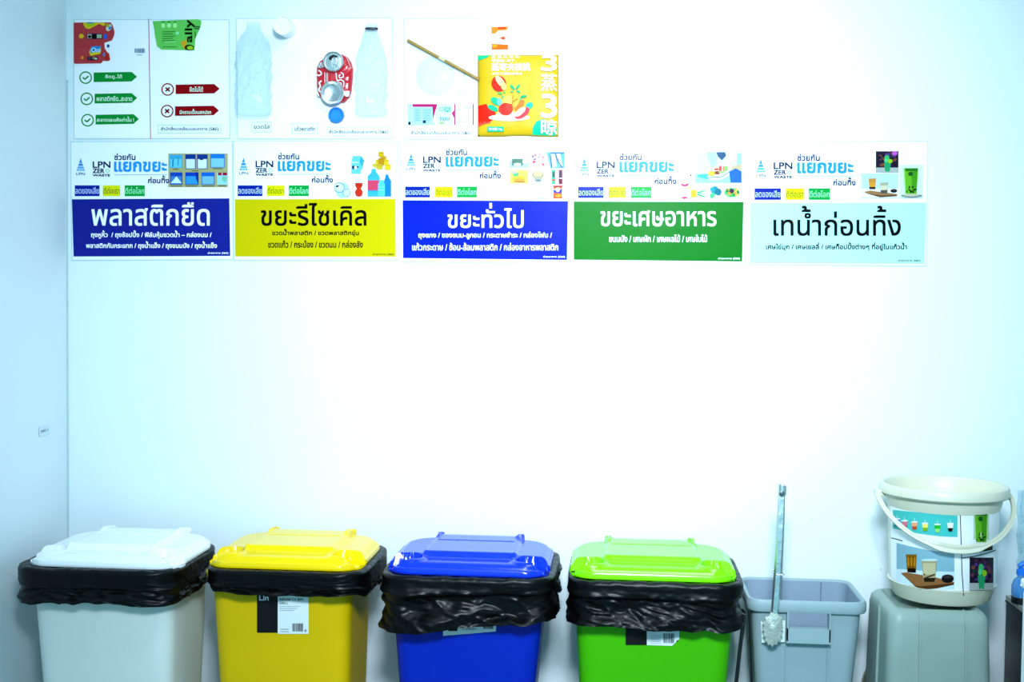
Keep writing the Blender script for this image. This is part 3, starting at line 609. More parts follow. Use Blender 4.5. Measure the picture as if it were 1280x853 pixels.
# crushed can
def can():
    o = root('crushed_can', P(419, 130, -.002), 'flattened red drink can with its silver ends turned outward', 'can')
    outl = [(133,262),(160,215),(215,170),(300,140),(380,145),(430,172),(465,225),(482,290),(476,400),(466,500),(448,560),(400,610),(300,625),(210,600),(150,555),(136,500),(130,400)]
    cx, cy = 305, 385
    n = len(outl); rings = []
    for r, h in ((1, .002), (1.0, .008), (.95, .015), (.8, .019), (.5, .018), (.2, .0185)):
        ring = []
        for k in range(n*4):
            i = k // 4; u = (k % 4)/4; x = outl[i][0] + (outl[(i+1) % n][0]-outl[i][0])*u; y = outl[i][1] + (outl[(i+1) % n][1]-outl[i][1])*u
            x, y = cx + (x-cx)*r, cy + (y-cy)*r
            ring.append(P(380 + x/7.75, 50 + y/7.75, 0) + Vector((0, -h - .0025*fb((x*.02, y*.02, 3)), 0)))
        rings.append(ring)
    build(MB().loft(rings, True, True), 'can_body', mat('red_can_paint', 'c01022', .28, .6, coat=.4, bump=.3, bscale=30), o)
    a = Art(lambda x, y, l: P(380 + x/7.75, 50 + y/7.75, 0) + Vector((0, -.0215 - l*.0001, 0)))
    wv = 'e9eef0'
    a.line([(160,310),(185,325),(188,350),(160,362),(145,350)], 12, wv).line([(190,410),(165,430),(180,460),(160,500),(185,520)], 14, wv)
    a.line([(375,330),(400,345),(400,375),(365,385),(355,360),(375,352)], 9, wv).line([(330,335),(335,390),(350,420)], 9, wv).line([(340,410),(380,400),(405,420),(402,470)], 10, wv).line([(345,430),(378,430),(380,460)], 8, wv)
    a.line([(222,330),(222,430)], 6, wv).line([(240,335),(240,430)], 4, wv).line([(250,335),(250,430)], 3, wv)
    a.poly([(160,250),(195,225),(215,280),(180,290),(150,280)], 'b4b4ba').line([(165,240),(190,285)], 5, '6a2430').line([(185,235),(170,280)], 5, 'e6e2e4').poly([(410,510),(460,508),(455,560),(425,565),(405,545)], wv).line([(430,180),(450,230),(470,280)], 7, 'e4b8bc').line([(150,520),(165,560)], 12, wv)
    a.build('lettering', M_ink, o)
    def disc(px, py, rpx, label_, dome):
        c = P(px, py, 0); R_ = rpx/497
        prof = [(R_*.93, .018), (R_, .024), (R_, .029), (R_*.95, .031), (R_*.88, .029), (R_*.84, .025)] + ([(R_*.6, .0255), (.0005, .0255)] if not dome else [(R_*.7, .022), (R_*.35, .020), (.0005, .019)])
        return build(MB().lathe(prof, c, 'Y', 40), label_, M_steel, o)
    d = disc(380 + 308/7.75, 50 + 229/7.75, 12.8, 'can_top', False); disc(380 + 298/7.75, 50 + 528/7.75, 14.8, 'can_bottom', True)
    Mt = lambda x, y, l: P(380 + x/7.75, 50 + y/7.75, 0) + Vector((0, -.0262 - l*.0002, 0))
    Art(Mt).poly([(262,200),(275,175),(305,162),(350,175),(345,188),(310,190),(285,215),(272,215)], '1c2a2c').build('mouth_opening', M_matink, d)
    c = P(380 + 318/7.75, 50 + 218/7.75, 0); build(MB().tube([c + Vector((.006*math.cos(t), -.028, .009*math.sin(t) - .002)) for t in [k*math.pi/8 for k in range(17)]], .0014, 8), 'pull_tab', M_steel, d)
can()
# faint clear lid, spoon and bag on the third board
c_ = P(545, 95, 0); o = root('clear_cup_lid', c_ + Vector((0, -.002, 0)), 'faint clear round cup lid under the brown straw', 'lid')
build(MB().lathe([(.050, .003), (.050, .006), (.045, .008), (.040, .014), (.028, .018), (.010, .018), (.008, .014), (.0005, .014)], c_, 'Y', 48), 'lid_shell', M_film, o)
o = root('clear_spoon', P(579, 110, -.003), 'small clear plastic spoon beside the yellow snack bag', 'spoon')
sp = [P(580, 84, 0), P(580.5, 96, 0), P(579, 108, 0)]
build(MB().tube([v + Vector((0, -.005, 0)) for v in sp], [.002, .0025, .0035], 8), 'spoon_handle', M_film, o)
cS = P(578.5, 119, 0); build(MB().lathe([(.0125, .004), (.0135, .008), (.009, .004), (.0005, .003)], cS, 'Y', 28), 'spoon_bowl', M_film, o)
tag(build(MB().add([P(x, y, 0) + Vector((0, -.0035 - .0015*fb((x*.1, y*.1, 0)), 0)) for y in (34,36,60,90,120,127) for x in (510,530,550,570,592)], [(j*5+i, j*5+i+1, j*5+i+6, j*5+i+5) for j in range(5) for i in range(4)]), 'clear_plastic_bag', M_film, origin=P(551, 127, -.003)), 'faint clear plastic bag flat behind the brown straw', 'bag')

# ------------------------------------------------------------ sorting bins
LIDZ = .674
def lid_mesh(W_, D_, cx, cy, z0):
    rf, rb = .058, .088; N = 260; R = 84
    out = rr(W_, D_, rf, rb, N)
    def sd(x, y):
        r = rb if y > 0 else rf; qx, qy = abs(x) - W_/2 + r, abs(y) - D_/2 + r
        return -(min(max(qx, qy), 0) + math.hypot(max(qx, 0), max(qy, 0)) - r)
    def h(x, y):
        e = max(0, sd(x, y))
        v = .009 * ss(0, .0015, e) + .013 * (1 - (1 - min(1, max(0, e - .0055)/.020))**2.2)
        hw = W_*.27 - .10*(y + .08)*(.25)
        v += .013 * ss(hw + .016, hw, abs(x)) * ss(-.096, -.078, y) * (1 - .35*ss(.10, .15, y))
        v -= .003 * ss(.0045, .002, abs(y - .045)) * ss(.24*W_ + .004, .24*W_, abs(x))
        px_, py_ = abs(x) - W_*.395, y + D_*.325
        rr0 = (abs(px_ - .2*py_)/.038)**3.2 + (abs(py_ + .25*px_)/.033)**3.2
        pk = ss(1.25, .75, rr0); br = ss(3.2, 1.6, rr0) - pk
        v += .004 * max(0, br) * ss(.003, .012, e) - .020 * pk
        v += .009 * ss(.006, .003, abs(px_ + .006)) * pk
        v += .006 * ss(.008, .004, abs(abs(x) - W_*.27)) * ss(.07, .09, y)
        return v
    rings = [[Vector((cx + p.x*.955, cy + p.y*.955, z0 - .004)) for p in out], [Vector((cx + p.x*.995, cy + p.y*.995, z0 - .004)) for p in out],
             [Vector((cx + p.x, cy + p.y, z0)) for p in out]]
    for k in range(R):
        r = 1 - k / (R - .3)
        r = 1 - (k/(R-.3))**1.15
        rings.append([Vector((cx + p.x*r, cy + p.y*r, z0 + h(p.x*r, p.y*r))) for p in out])
    return MB().loft(rings, False, True)
def silx(pl, pr, py, cy, f=.10, b=.07):        # outer edges of a box whose near face is cy-f and far rounding cy+b
    return P(pl, py, cy - f if pl < 768 else cy + b).x, P(pr, py, cy + b if pr < 768 else cy - f).x
def bin_(name_label, col, cy, lidpx, lidy, b1, b2, lidrough=.16, sticker=None, bodycol=None):
    xl, xr = silx(lidpx[0], lidpx[1], lidy, cy, .10, .07); W_ = xr - xl; cx = (xl + xr)/2; D_ = .315
    o = root('sorting_bin', (cx, cy, 0), name_label, 'bin', 'sorting bins along the wall')
    yt, yb = cy - .138, cy - .112
    yat = lambda z: yb + (yt - yb) * z / .64
    def edge(px, py, left):
        z = .6; back = (px < 768) != left
        for _ in range(4): p = P(px, py, (yat(z) + .03) if not back else 2*cy - yat(z) - .03); z = p.z
        return p
    L0, R0 = edge(b1[0], b1[2], True), edge(b1[1], b1[2], False); L1, R1 = edge(b2[0], b2[2], True), edge(b2[1], b2[2], False)
    def lr(z):
        f = (z - L1.z)/(L0.z - L1.z); return L1.x + (L0.x-L1.x)*f, R1.x + (R0.x-R1.x)*f
    N = 96; rings = []
    def ring(z, inset=0, grow=0):
        a, b = lr(z); yf = yat(z); w_ = b - a - 2*inset + 2*grow; d_ = 2*(cy - yf) - 2*inset + 2*grow
        return rr(w_, d_, .035, .035, N, (a+b)/2, cy, z)
    rings.append([v.copy() for v in ring(.006, .03)]); 
    for z in (0.006, .02, .1, .2, .3, .4, .5, .6, .63): rings.append(ring(z, .012 if z == .006 else 0))
    rings += [ring(.632, 0, .010), ring(.655, 0, .012), ring(.66, 0, .008), ring(.66, .002), ring(.62, .006), ring(.3, .006), ring(.02, .008)]
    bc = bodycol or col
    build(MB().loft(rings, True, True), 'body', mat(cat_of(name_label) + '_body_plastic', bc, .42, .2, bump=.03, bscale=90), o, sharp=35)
    a_, b_ = lr(.006)
    for sx in (a_ + .035, b_ - .035):
        build(MB().add([], []).tube([(sx - .014, cy + .105, .03), (sx + .014, cy + .105, .03)], .03, 24), 'wheel', M_dark, o)
    lid = build(lid_mesh(W_, D_, cx, cy, LIDZ), 'lid', mat(cat_of(name_label) + '_lid_plastic', col, lidrough, .45), o, sharp=50)
    lm = lid.data.materials[0]
    for sx in (-1, 1):
        hx = cx + sx * W_ * .27
        build(MB().lathe([(.003, -.009), (.0085, -.007), (.0085, .007), (.003, .009)], (0, 0, 0), n=24, fn=lambda v, a, h: Vector((hx + v.z, cy + D_/2 - .006 + v.x, LIDZ + .024 + v.y))), 'hinge', lm, lid)
    return o, cx, W_, lambda px, py, off: (lambda p: p + Vector((0, -off, 0)))(PP(px, py, Vector((0, yt, .64)), Vector((0, .64, -(yt - yb))).normalized() if False else Vector((0, 1, -(yt-yb)/.64)).normalized()))
def cat_of(l): return l.split()[0]
def liner(cx, cy, xl, xr, yfr, hem, seed, label, band=.35, tuck=.013, flare=.006, wr=1.0, asym=(0, 0)):
    """black bag pulled over the rim: from under the lid, over the edge and down in folds"""
    N = 300; W_ = xr - xl; c = (xl + xr)/2; D_ = .315
    o_ = Vector((c, cy, LIDZ - .03)); base = rr(W_ - .058, D_ + .012, .05, .07, N)
    rings = []; zt = LIDZ - .006
    inner = [(-.055, -.05), (-.035, -.012), (-.02, -.002), (-.006, .001), (.004, .0015), (.011, .0012), (.0155, -.001)]
    K_ = 34
    for off, dz in inner:
        ring = []
        for k, p in enumerate(base):
            nrm = Vector((p.x/(W_/2), p.y/(D_/2), 0)); nrm = Vector((math.copysign(abs(nrm.x)**5, nrm.x), math.copysign(abs(nrm.y)**5, nrm.y), 0)).normalized()
            w_ = .0030*wr*fb((p.x*30, p.y*30, seed + off*30), 3) + .0022*(.3 - abs(fb((p.x*75, p.y*75, seed + off*60), 2)))
            ring.append(Vector((c + p.x + nrm.x*off, cy + p.y + nrm.y*off, zt + dz + w_ + ss(.85, 1, abs(p.x)/(W_/2))*.006)))
        rings.append(ring)
    for j in range(1, K_ + 1):
        t = j / K_; ring = []
        for k, p in enumerate(base):
            nrm = Vector((p.x/(W_/2), p.y/(D_/2), 0)); nrm = Vector((math.copysign(abs(nrm.x)**5, nrm.x), math.copysign(abs(nrm.y)**5, nrm.y), 0)).normalized()
            u = p.x/(W_/2)                     # -1 .. 1 across the front
            L = hem(u) + .005*fb((p.x*9, seed*3.1, p.y*9), 2) + .007*(.3 - abs(fb((p.x*16, seed, p.y*16), 2)))
            if p.y > 0: L = max(L*.9, .06)
            prof = .018
            q_ = (t - band)/(1 - band) if t > band else 0
            if t > band: prof = .018 - tuck*ss(0, .12, q_)*(1 - .7*ss(.25, .9, q_)) + flare*ss(.5, 1, q_)
            side = ss(.86, .98, abs(u)) if p.y < .1 else ss(.86, .98, abs(u))*.5
            wv = ss(band*.5, band*1.3, t)*wr
            c1 = fb((p.x*9 + t*2.2, p.y*9 - t*1.5, seed + t*1.2), 2); c2 = fb((p.x*17 - t*3.5, p.y*17 + t*3, seed*2 + t*.8), 2)
            fold = c1*.012 + .012*(.35 - abs(c2)) + .004*(.3 - abs(fb((p.x*34 + t*5, p.y*34, seed + t*4), 2)))
            off = prof + fold*wv + .0016*(.3 - abs(fb((p.x*30, p.y*30, seed + t*9), 2)))
            off += side*(.012 - .030*t)*(.6 + .4*asym[0 if u < 0 else 1]) + side*.006*math.sin(p.y*70 + t*5 + seed)*wv
            off = max(off, .0035)
            z = zt - .003 - t*(L + .005)
            ring.append(Vector((c + p.x + nrm.x*off, cy + p.y + nrm.y*off, z)))
        rings.append(ring)
    ob = build(MB().loft(rings), 'bin_liner', M_bag, origin=o_, sharp=85)
    return tag(ob, label, 'bin bag', 'black liners folded over the bins')

CYW, CYY, CYB, CYG = -.25, -.21, -.215, -.205
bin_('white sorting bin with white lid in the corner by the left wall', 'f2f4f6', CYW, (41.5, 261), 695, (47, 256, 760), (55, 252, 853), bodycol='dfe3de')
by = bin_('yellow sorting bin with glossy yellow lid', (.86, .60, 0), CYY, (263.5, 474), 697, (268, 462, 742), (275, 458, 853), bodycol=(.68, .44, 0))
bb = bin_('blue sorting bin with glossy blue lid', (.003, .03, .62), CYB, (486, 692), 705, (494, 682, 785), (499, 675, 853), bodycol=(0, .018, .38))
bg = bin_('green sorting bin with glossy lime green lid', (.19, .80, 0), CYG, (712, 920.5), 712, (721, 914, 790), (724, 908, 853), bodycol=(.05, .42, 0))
liner(0, CYW, *silx(24,268,708,CYW), 0, lambda u: .067 + .006*abs(u), 1.3, 'black bin liner folded over the white bin', band=.5, wr=.8, tuck=.007, flare=.002)
liner(0, CYY, *silx(258,486,715,CYY), 0, lambda u: .044 + .022*ss(.80, .92, u) , 4.7, 'black bin liner folded over the yellow bin, its hem shortest', band=.7, wr=.6, tuck=.006, flare=.0)
liner(0, CYB, *silx(473,705,720,CYB), 0, lambda u: .103 - .020*ss(-.1, .8, u) + .016*ss(-.1,-.7,u), 7.9, 'black bin liner over the blue bin, hem slanting down to the left', band=.28, asym=(.9, .3))
liner(0, CYG, *silx(704,935,728,CYG), 0, lambda u: .094 + .003*u, 11.2, 'black bin liner folded over the lime green bin', band=.3, asym=(.3, 0))
# stickers on the bins
def sticker(binrec, art, name='label_sticker'):
    o, cx, W_, M = binrec; a = Art(lambda x, y, l: M(x, y, .0016 + l*.0002)); art(a); a.build(name, M_matink, o)
def st_y(a):
    a.rect(321.5, 740, 347.5, 791, '0b0c10').rect(347.5, 740, 386, 792.5, 'e8eeee')
    a.text('Lin', (324.5,744,336,750.5), 'e8eef0', .8).text('REFUSE CA BIN', (350,748,379,750.8), '68747c', .2).text('(35L)', (350,753,360,755.6), '68747c', .2)
    for k in range(3): a.line([(350,758+k*2.4),(376-k*4,758+k*2.4)], .5, 'b4c0c6')
    barcode(a, 366, 779, 379.5, 789, '2c3440', 12); a.ring(382.5, 788, 1.1, .6, '2c3440').line([(351,786),(362,786)], .5, '98a4aa').line([(351,789),(362,789)], .5, '98a4aa')
def st_b(a):
    a.poly([(553.5,776),(620.5,774),(620,789.5),(554,795)], 'dfe8ea').rect(560.5,776,572,789,'10142a').text('RECYCLE BIN', (580,781,602,783.6), '8892a0', .15).text('plastic', (582,785,596,788), '8892a0', .15)
    a.ell(579,782.4,.8,.8,'d02050').ell(579,786.6,.8,.8,'d02050'); barcode(a, 604.5,779.5,617,786,'3a424c',10)
def st_g(a):
    a.rect(782,784,808.5,806.5,'0a0b0e').poly([(808.5,784),(849,784),(849,799),(840,807.5),(808.5,806.5)], 'e2eaec'); barcode(a, 829,792,843,804,'3a4248',10)
    for k in range(5): a.line([(813,795+k*2.3),(826,795+k*2.3)], .4, 'a4b2b6')
    a.ell(846.5,801,1,1,'3a4248')
sticker(by, st_y); sticker(bb, st_b); sticker(bg, st_g)

# ------------------------------------------------------------ grey open bin
def grey():
    yF, yB = -.265, -.03; zt_ = .610
    xl, xr = P(934.5, 762, yF).x, P(1086.5, 765, yF).x; cx, cy = (xl+xr)/2, (yF+yB)/2; w_, d_ = xr-xl, yB-yF
    o = root('grey_bin', (cx, cy, 0), 'open grey rectangular bin against the wall with metal tongs on its front rim', 'bin')
    m = mat('grey_plastic', '8fa5aa', .45, .4, bump=.03, bscale=60)
    N = 96; R = lambda ww, dd, r, z: rr(ww, dd, r, r, N, cx, cy, z)
    t = lambda z: (zt_ - z)*.075
    body = [R(w_-.02-2*t(z), d_-.02-2*t(z), .026, z) for z in (.004, .1, .25, .4, .5, .585)]
    rim = [R(w_-.004, d_-.004, .032, .583), R(w_, d_, .033, .587), R(w_, d_, .033, .604), R(w_-.005, d_-.005, .032, .610), R(w_-.018, d_-.018, .028, .610), R(w_-.024, d_-.024, .026, .606)]
    inn = [R(w_-.024-2*t(z), d_-.024-2*t(z), .024, z) for z in (.58, .45, .3, .15, .01)]
    build(MB().loft(body + rim[:1] + [R(w_-.012, d_-.012, .03, .590)] , True, False), 'body', m, o, sharp=40)
    build(MB().loft([rim[0]] + rim[1:]), 'rim', m, o, sharp=40)
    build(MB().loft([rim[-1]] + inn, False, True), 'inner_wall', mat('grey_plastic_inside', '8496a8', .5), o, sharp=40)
    fy = cy - d_/2 + .010
    hx0, hx1 = P(983.5, 780, fy-.01).x, P(1038, 780, fy-.01).x; z0, z1 = P(1010, 804, fy-.015).z, P(1010, 787, fy-.015).z
    hb = MB().box((hx0, fy-.014, z0), (hx1, fy-.010+.0, z1)); hb.box((hx0, fy-.014, z1), (hx0+.003, fy+.014, .586)); hb.box((hx1-.003, fy-.014, z1), (hx1, fy+.014, .586)); hb.box((hx0-.001, fy-.016, z0-.002), (hx1+.001, fy+.014, z0+.002))
    hb.box((hx0, fy-.014, z0), (hx0+.003, fy+.014, z1)); hb.box((hx1-.003, fy-.014, z0), (hx1, fy+.014, z1))
    build(hb, 'handle', m, o, smooth=False)
    rb = []
    for x in (hx0 + .0015, hx1 - .0015):
        q = MB(); zb = .02; yb_ = fy + t(zb)
        q.add([(x-.0012, fy+t(z0)-.004, z0), (x+.0012, fy+t(z0)-.004, z0), (x+.0012, fy+.01+t(z0), z0), (x-.0012, fy+.01+t(z0), z0), (x-.0012, yb_-.004, zb), (x+.0012, yb_-.004, zb), (x+.0012, yb_+.01, zb), (x-.0012, yb_+.01, zb)],
              [(0,1,2,3),(4,7,6,5),(0,4,5,1),(1,5,6,2),(2,6,7,3),(3,7,4,0)])
        build(q, 'rib', m, o, smooth=False)
    for nm in ('body', 'inner_wall'):            # hand hole under the rim: cut the front wall open
        ob = [c_ for c_ in o.children if c_.name.split('.')[0] == nm][-1]; off = wpos(ob)
        bm = bmesh.new(); bm.from_mesh(ob.data); a0, a1, b0, b1 = hx0 + .003, hx1 - .003, z1, .5825
        for co, no in (((a0,0,0),(1,0,0)), ((a1,0,0),(1,0,0)), ((0,0,b0),(0,0,1)), ((0,0,b1),(0,0,1))):
            bmesh.ops.bisect_plane(bm, geom=bm.verts[:] + bm.edges[:] + bm.faces[:], plane_co=Vector(co) - off, plane_no=no)
        kill = []
        for f in bm.faces:
            c_ = f.calc_center_median() + off
            if a0 < c_.x < a1 and b0 < c_.z < b1 and c_.y < cy: kill.append(f)
        bmesh.ops.delete(bm, geom=kill, context='FACES'); bm.to_mesh(ob.data); bm.free()
    # line on the inner back wall
    xi = P(1026, 740, yB-.014).x
    build(MB().box((xi-.001, yB-.0165, .30), (xi+.001, yB-.0115, .604)), 'inner_seam', mat('seam_grey', '66788a', .5), o, smooth=False)
    a = Art(lambda x, y, l: P(x, y, fy - .002 + .01*0) + Vector((0, -l*.0003, 0))); a.poly([(951,777),(981.5,776),(981,803),(952,804)], 'dfe9e4'); a.build('paper_sticker', M_matink, o)
    # tongs
    tg = root('kitchen_tongs', P(968, 800, yF-.012), 'long stainless steel tongs with scalloped tip clipped on the grey bin', 'tongs')
    yo = yF - .014
    A = [P(977.5, 607, yF+.004), P(976.5, 640, yF-.004), P(973.5, 700, yF-.008), P(970.5, 745, yo), P(967.5, 778, yo-.002)]
    def strip(pts, wpx, name, y_extra=0):
        rings = []
        for p, w2 in zip(pts, wpx):
            w2 = w2/1500*2.72/2; rings.append([p + Vector((-w2, .004+y_extra, 0)), p + Vector((-w2*.55, -.002+y_extra, 0)), p + Vector((w2*.55, -.002+y_extra, 0)), p + Vector((w2, .004+y_extra, 0)), p + Vector((w2*.5, .001+y_extra, 0)), p + Vector((-w2*.5, .001+y_extra, 0))])
        return build(MB().loft(rings, True, True), name, M_steel, tg, sharp=50)
    strip(A, [9, 9.5, 9.5, 10, 9], 'front_arm')
    Bk = [P(977.5, 607, yF+.006), P(977.2, 640, yF+.018), P(975, 700, yF+.034), P(973, 750, yF+.045), P(971, 790, yF+.05)]
    strip(Bk, [9, 9, 9, 9, 8], 'back_arm', .004)
    # scalloped tip
    prof = [(170,560),(205,575),(232,590),(246,608),(252,625),(247,640),(252,655),(246,668),(248,682),(238,690),(232,700),(220,704),(210,710),(198,704),(188,698),(180,688),(176,676),(178,662),(172,650),(176,636),(172,622),(182,606),(192,588)]
    pts = [(900 + x/3.243, 590 + y/3.243) for x, y in prof]
    pts = [(900 + (x)/3.243, 590 + y/3.243) for x, y in [(205,570),(232,572),(238,584),(251,588),(247,602),(256,610),(247,621),(257,634),(247,645),(255,658),(244,668),(248,682),(234,686),(230,700),(218,700),(211,710),(204,700),(193,702),(191,688),(179,685),(184,671),(172,662),(180,648),(169,637),(179,623),(170,609),(184,600),(183,586),(197,584)]]
    cxp, cyp = 900 + 214/3.243, 590 + 640/3.243; rg = []
    for r, h in ((1, .002), (.99, .0075), (.85, .0085), (.6, .0095), (.3, .0125), (.1, .013)):
        rg.append([P(cxp + (x-cxp)*r, cyp + (y-cyp)*r, yo) + Vector((0, -h + .004, 0)) for x, y in pts])
    build(MB().loft(rg, True, True), 'scalloped_tip', mat('dull_steel', 'b4bdb2', .42, metal=.4, bump=.4, bscale=70, spec=.6), tg)
    rg = []
    c = P(973.8, 718, yF - .006); c2 = c + Vector((0, .022, 0))
    loop = [c + Vector((-.0105, 0, 0)), c + Vector((-.006, -.006, 0)), c + Vector((.006, -.006, 0)), c + Vector((.0105, 0, 0)), c2 + Vector((.0105, .016, 0)), c2 + Vector((-.0105, .016, 0)), c + Vector((-.0105, 0, 0))]
    build(MB().tube(loop, .0016, 8), 'slide_ring', M_steel, tg)
    c = P(978, 607, yF+.004)
    c = c + Vector((0, -.004, 0)); build(MB().tube([c + Vector((-.001, .002, -.022)), c + Vector((-.0005, .002, 0)), c + Vector((0, .002, .002))], [.0098, .0102, .0098], 16), 'end_cap', M_steel, tg)
    build(MB().lathe([(.004, 0), (.0062, .001), (.0062, .003), (.004, .004)], P(977.2, 617, yF - .006), 'Y', 20), 'rivet', mat('rivet_dark', '5c6a6c', .4, metal=.6), tg)
grey()
# black stick by green bin, then dark strip added as shade beside grey bin
mbk = M_dark
o = tag(build(MB().tube([P(930.5, 768, -.33), P(925, 812, -.33), P(919.5, 860, -.33), Vector((P(905, 1010, -.33).x, -.335, .004))], .0045, 8), 'black_stick', mbk, origin=Vector((P(905, 1010, -.33).x, -.335, 0))), 'thin black stick leaning beside the green bin under its liner', 'stick', None)
o = tag(build(MB().tube([P(936.3, 764, -.262), P(938, 800, -.262), P(940, 853, -.258), P(944, 960, -.25)], .0028, 8), 'shade_strip', mbk, origin=P(944, 960, -.25)), 'thin dark strip standing in for shade along the left edge of the grey bin', 'shade strip', None)

# ------------------------------------------------------------ upturned tub and round tray
def tub():
    yF, yB = -.350, -.125; zt_ = .618
    L, R_ = P(1112, 771, yF), P(1239, 771, yF); L2, R2 = P(1110, 853, yF-.01), P(1241, 853, yF-.01)
    def lr(z):
        f = (z - L2.z)/(L.z - L2.z); return L2.x + (L.x-L2.x)*f, R2.x + (R_.x-R2.x)*f
    cx = (L.x+R_.x)/2; cy = (yF+yB)/2
    o = root('upturned_tub', (cx, cy, 0), 'grey-green plastic tub standing upside down under the white pail', 'tub')
    m = mat('greygreen_plastic', '8ea39a', .42, .5, var=.12, vscale=9, bump=.06, bscale=40)
    N = 96; rings = []
    def ring(z, ins=0, zz=None):
        a, b = lr(z); g = (zt_ - z)*.06
        return rr(b-a-2*ins, (yB-yF)+2*g-2*ins, .022, .022, N, (a+b)/2, cy, z if zz is None else zz)
    rings = [ring(0.0, -.012), ring(.03, -.012), ring(.032, 0)] + [ring(z) for z in (.1, .2, .3, .4, .5, .59)]
    rings += [ring(.606, .003), ring(.614, .009), ring(.618, .017), ring(.618, .022), ring(.612, .026), ring(.603, .03)]
    build(MB().loft(rings, True, True), 'shell', m, o, sharp=45)
    for px in (1149.5, 1207):
        xa = P(px, 775, yF).x; g = lambda z: yF - (zt_-z)*.06
        q = MB(); w_ = .0022
        ring_ = lambda z, out: [(xa-w_, g(z)+.002, z), (xa-w_*.6, g(z)-out, z), (xa+w_*.6, g(z)-out, z), (xa+w_, g(z)+.002, z)]
        q.loft([ring_(.03, .004), ring_(.3, .004), ring_(.59, .004)] + [[(xa-w_, yF+.002, .60), (xa-w_*.6, yF+.003, .612), (xa+w_*.6, yF+.003, .612), (xa+w_, yF+.002, .60)], [(xa-w_, yF+.02, .616), (xa-w_*.6, yF+.02, .6205), (xa+w_*.6, yF+.02, .6205), (xa+w_, yF+.02, .616)]], True, True)
        build(q, 'rib', m, o, sharp=60)
    # corner rail on the left side
    a_, _ = lr(.6)
    q = MB(); pts = [Vector((lr(z)[0] - .001, cy - .02 - (0)*.1, z)) for z in (.05, .3, .55, .605)]
    q.tube(pts, .004, 8); build(q, 'side_rib', m, o)
    return cx, cy
tcx, tcy = tub()
c_ = P(1126, 862, -.05); R = .100
o = root('round_tray', (c_.x, -.05, c_.z - R), 'round brownish tray leaning on the wall behind the upturned tub', 'tray')
mt = mat('tray_brown', '8b8a78', .4, metal=.3)
def tilt(v, a, h): return Vector((v.x, v.y + v.z*.12, v.z))
build(MB().lathe([(R*.2,.004),(R*.7,.004),(R*.74,.007),(R*.8,.005),(R*.84,.008),(R*.92,.012),(R*.97,.016),(R,.014),(R*.98,.008),(R*.85,.0),(R*.2,-.001)], c_ + Vector((0, .0, 0)), 'Y', 72, fn=tilt), 'tray_body', mt, o)
for k, rr_ in enumerate((.80, .90, .965)):
    build(MB().tube([c_ + tilt(Vector((R*rr_*math.cos(a), -.014 , R*rr_*math.sin(a))), 0, 0) for a in [2*math.pi*i/72 for i in range(73)]], .0014, 6), 'ring_line', mat('tray_dark_ring', '3a3a30', .5), o)

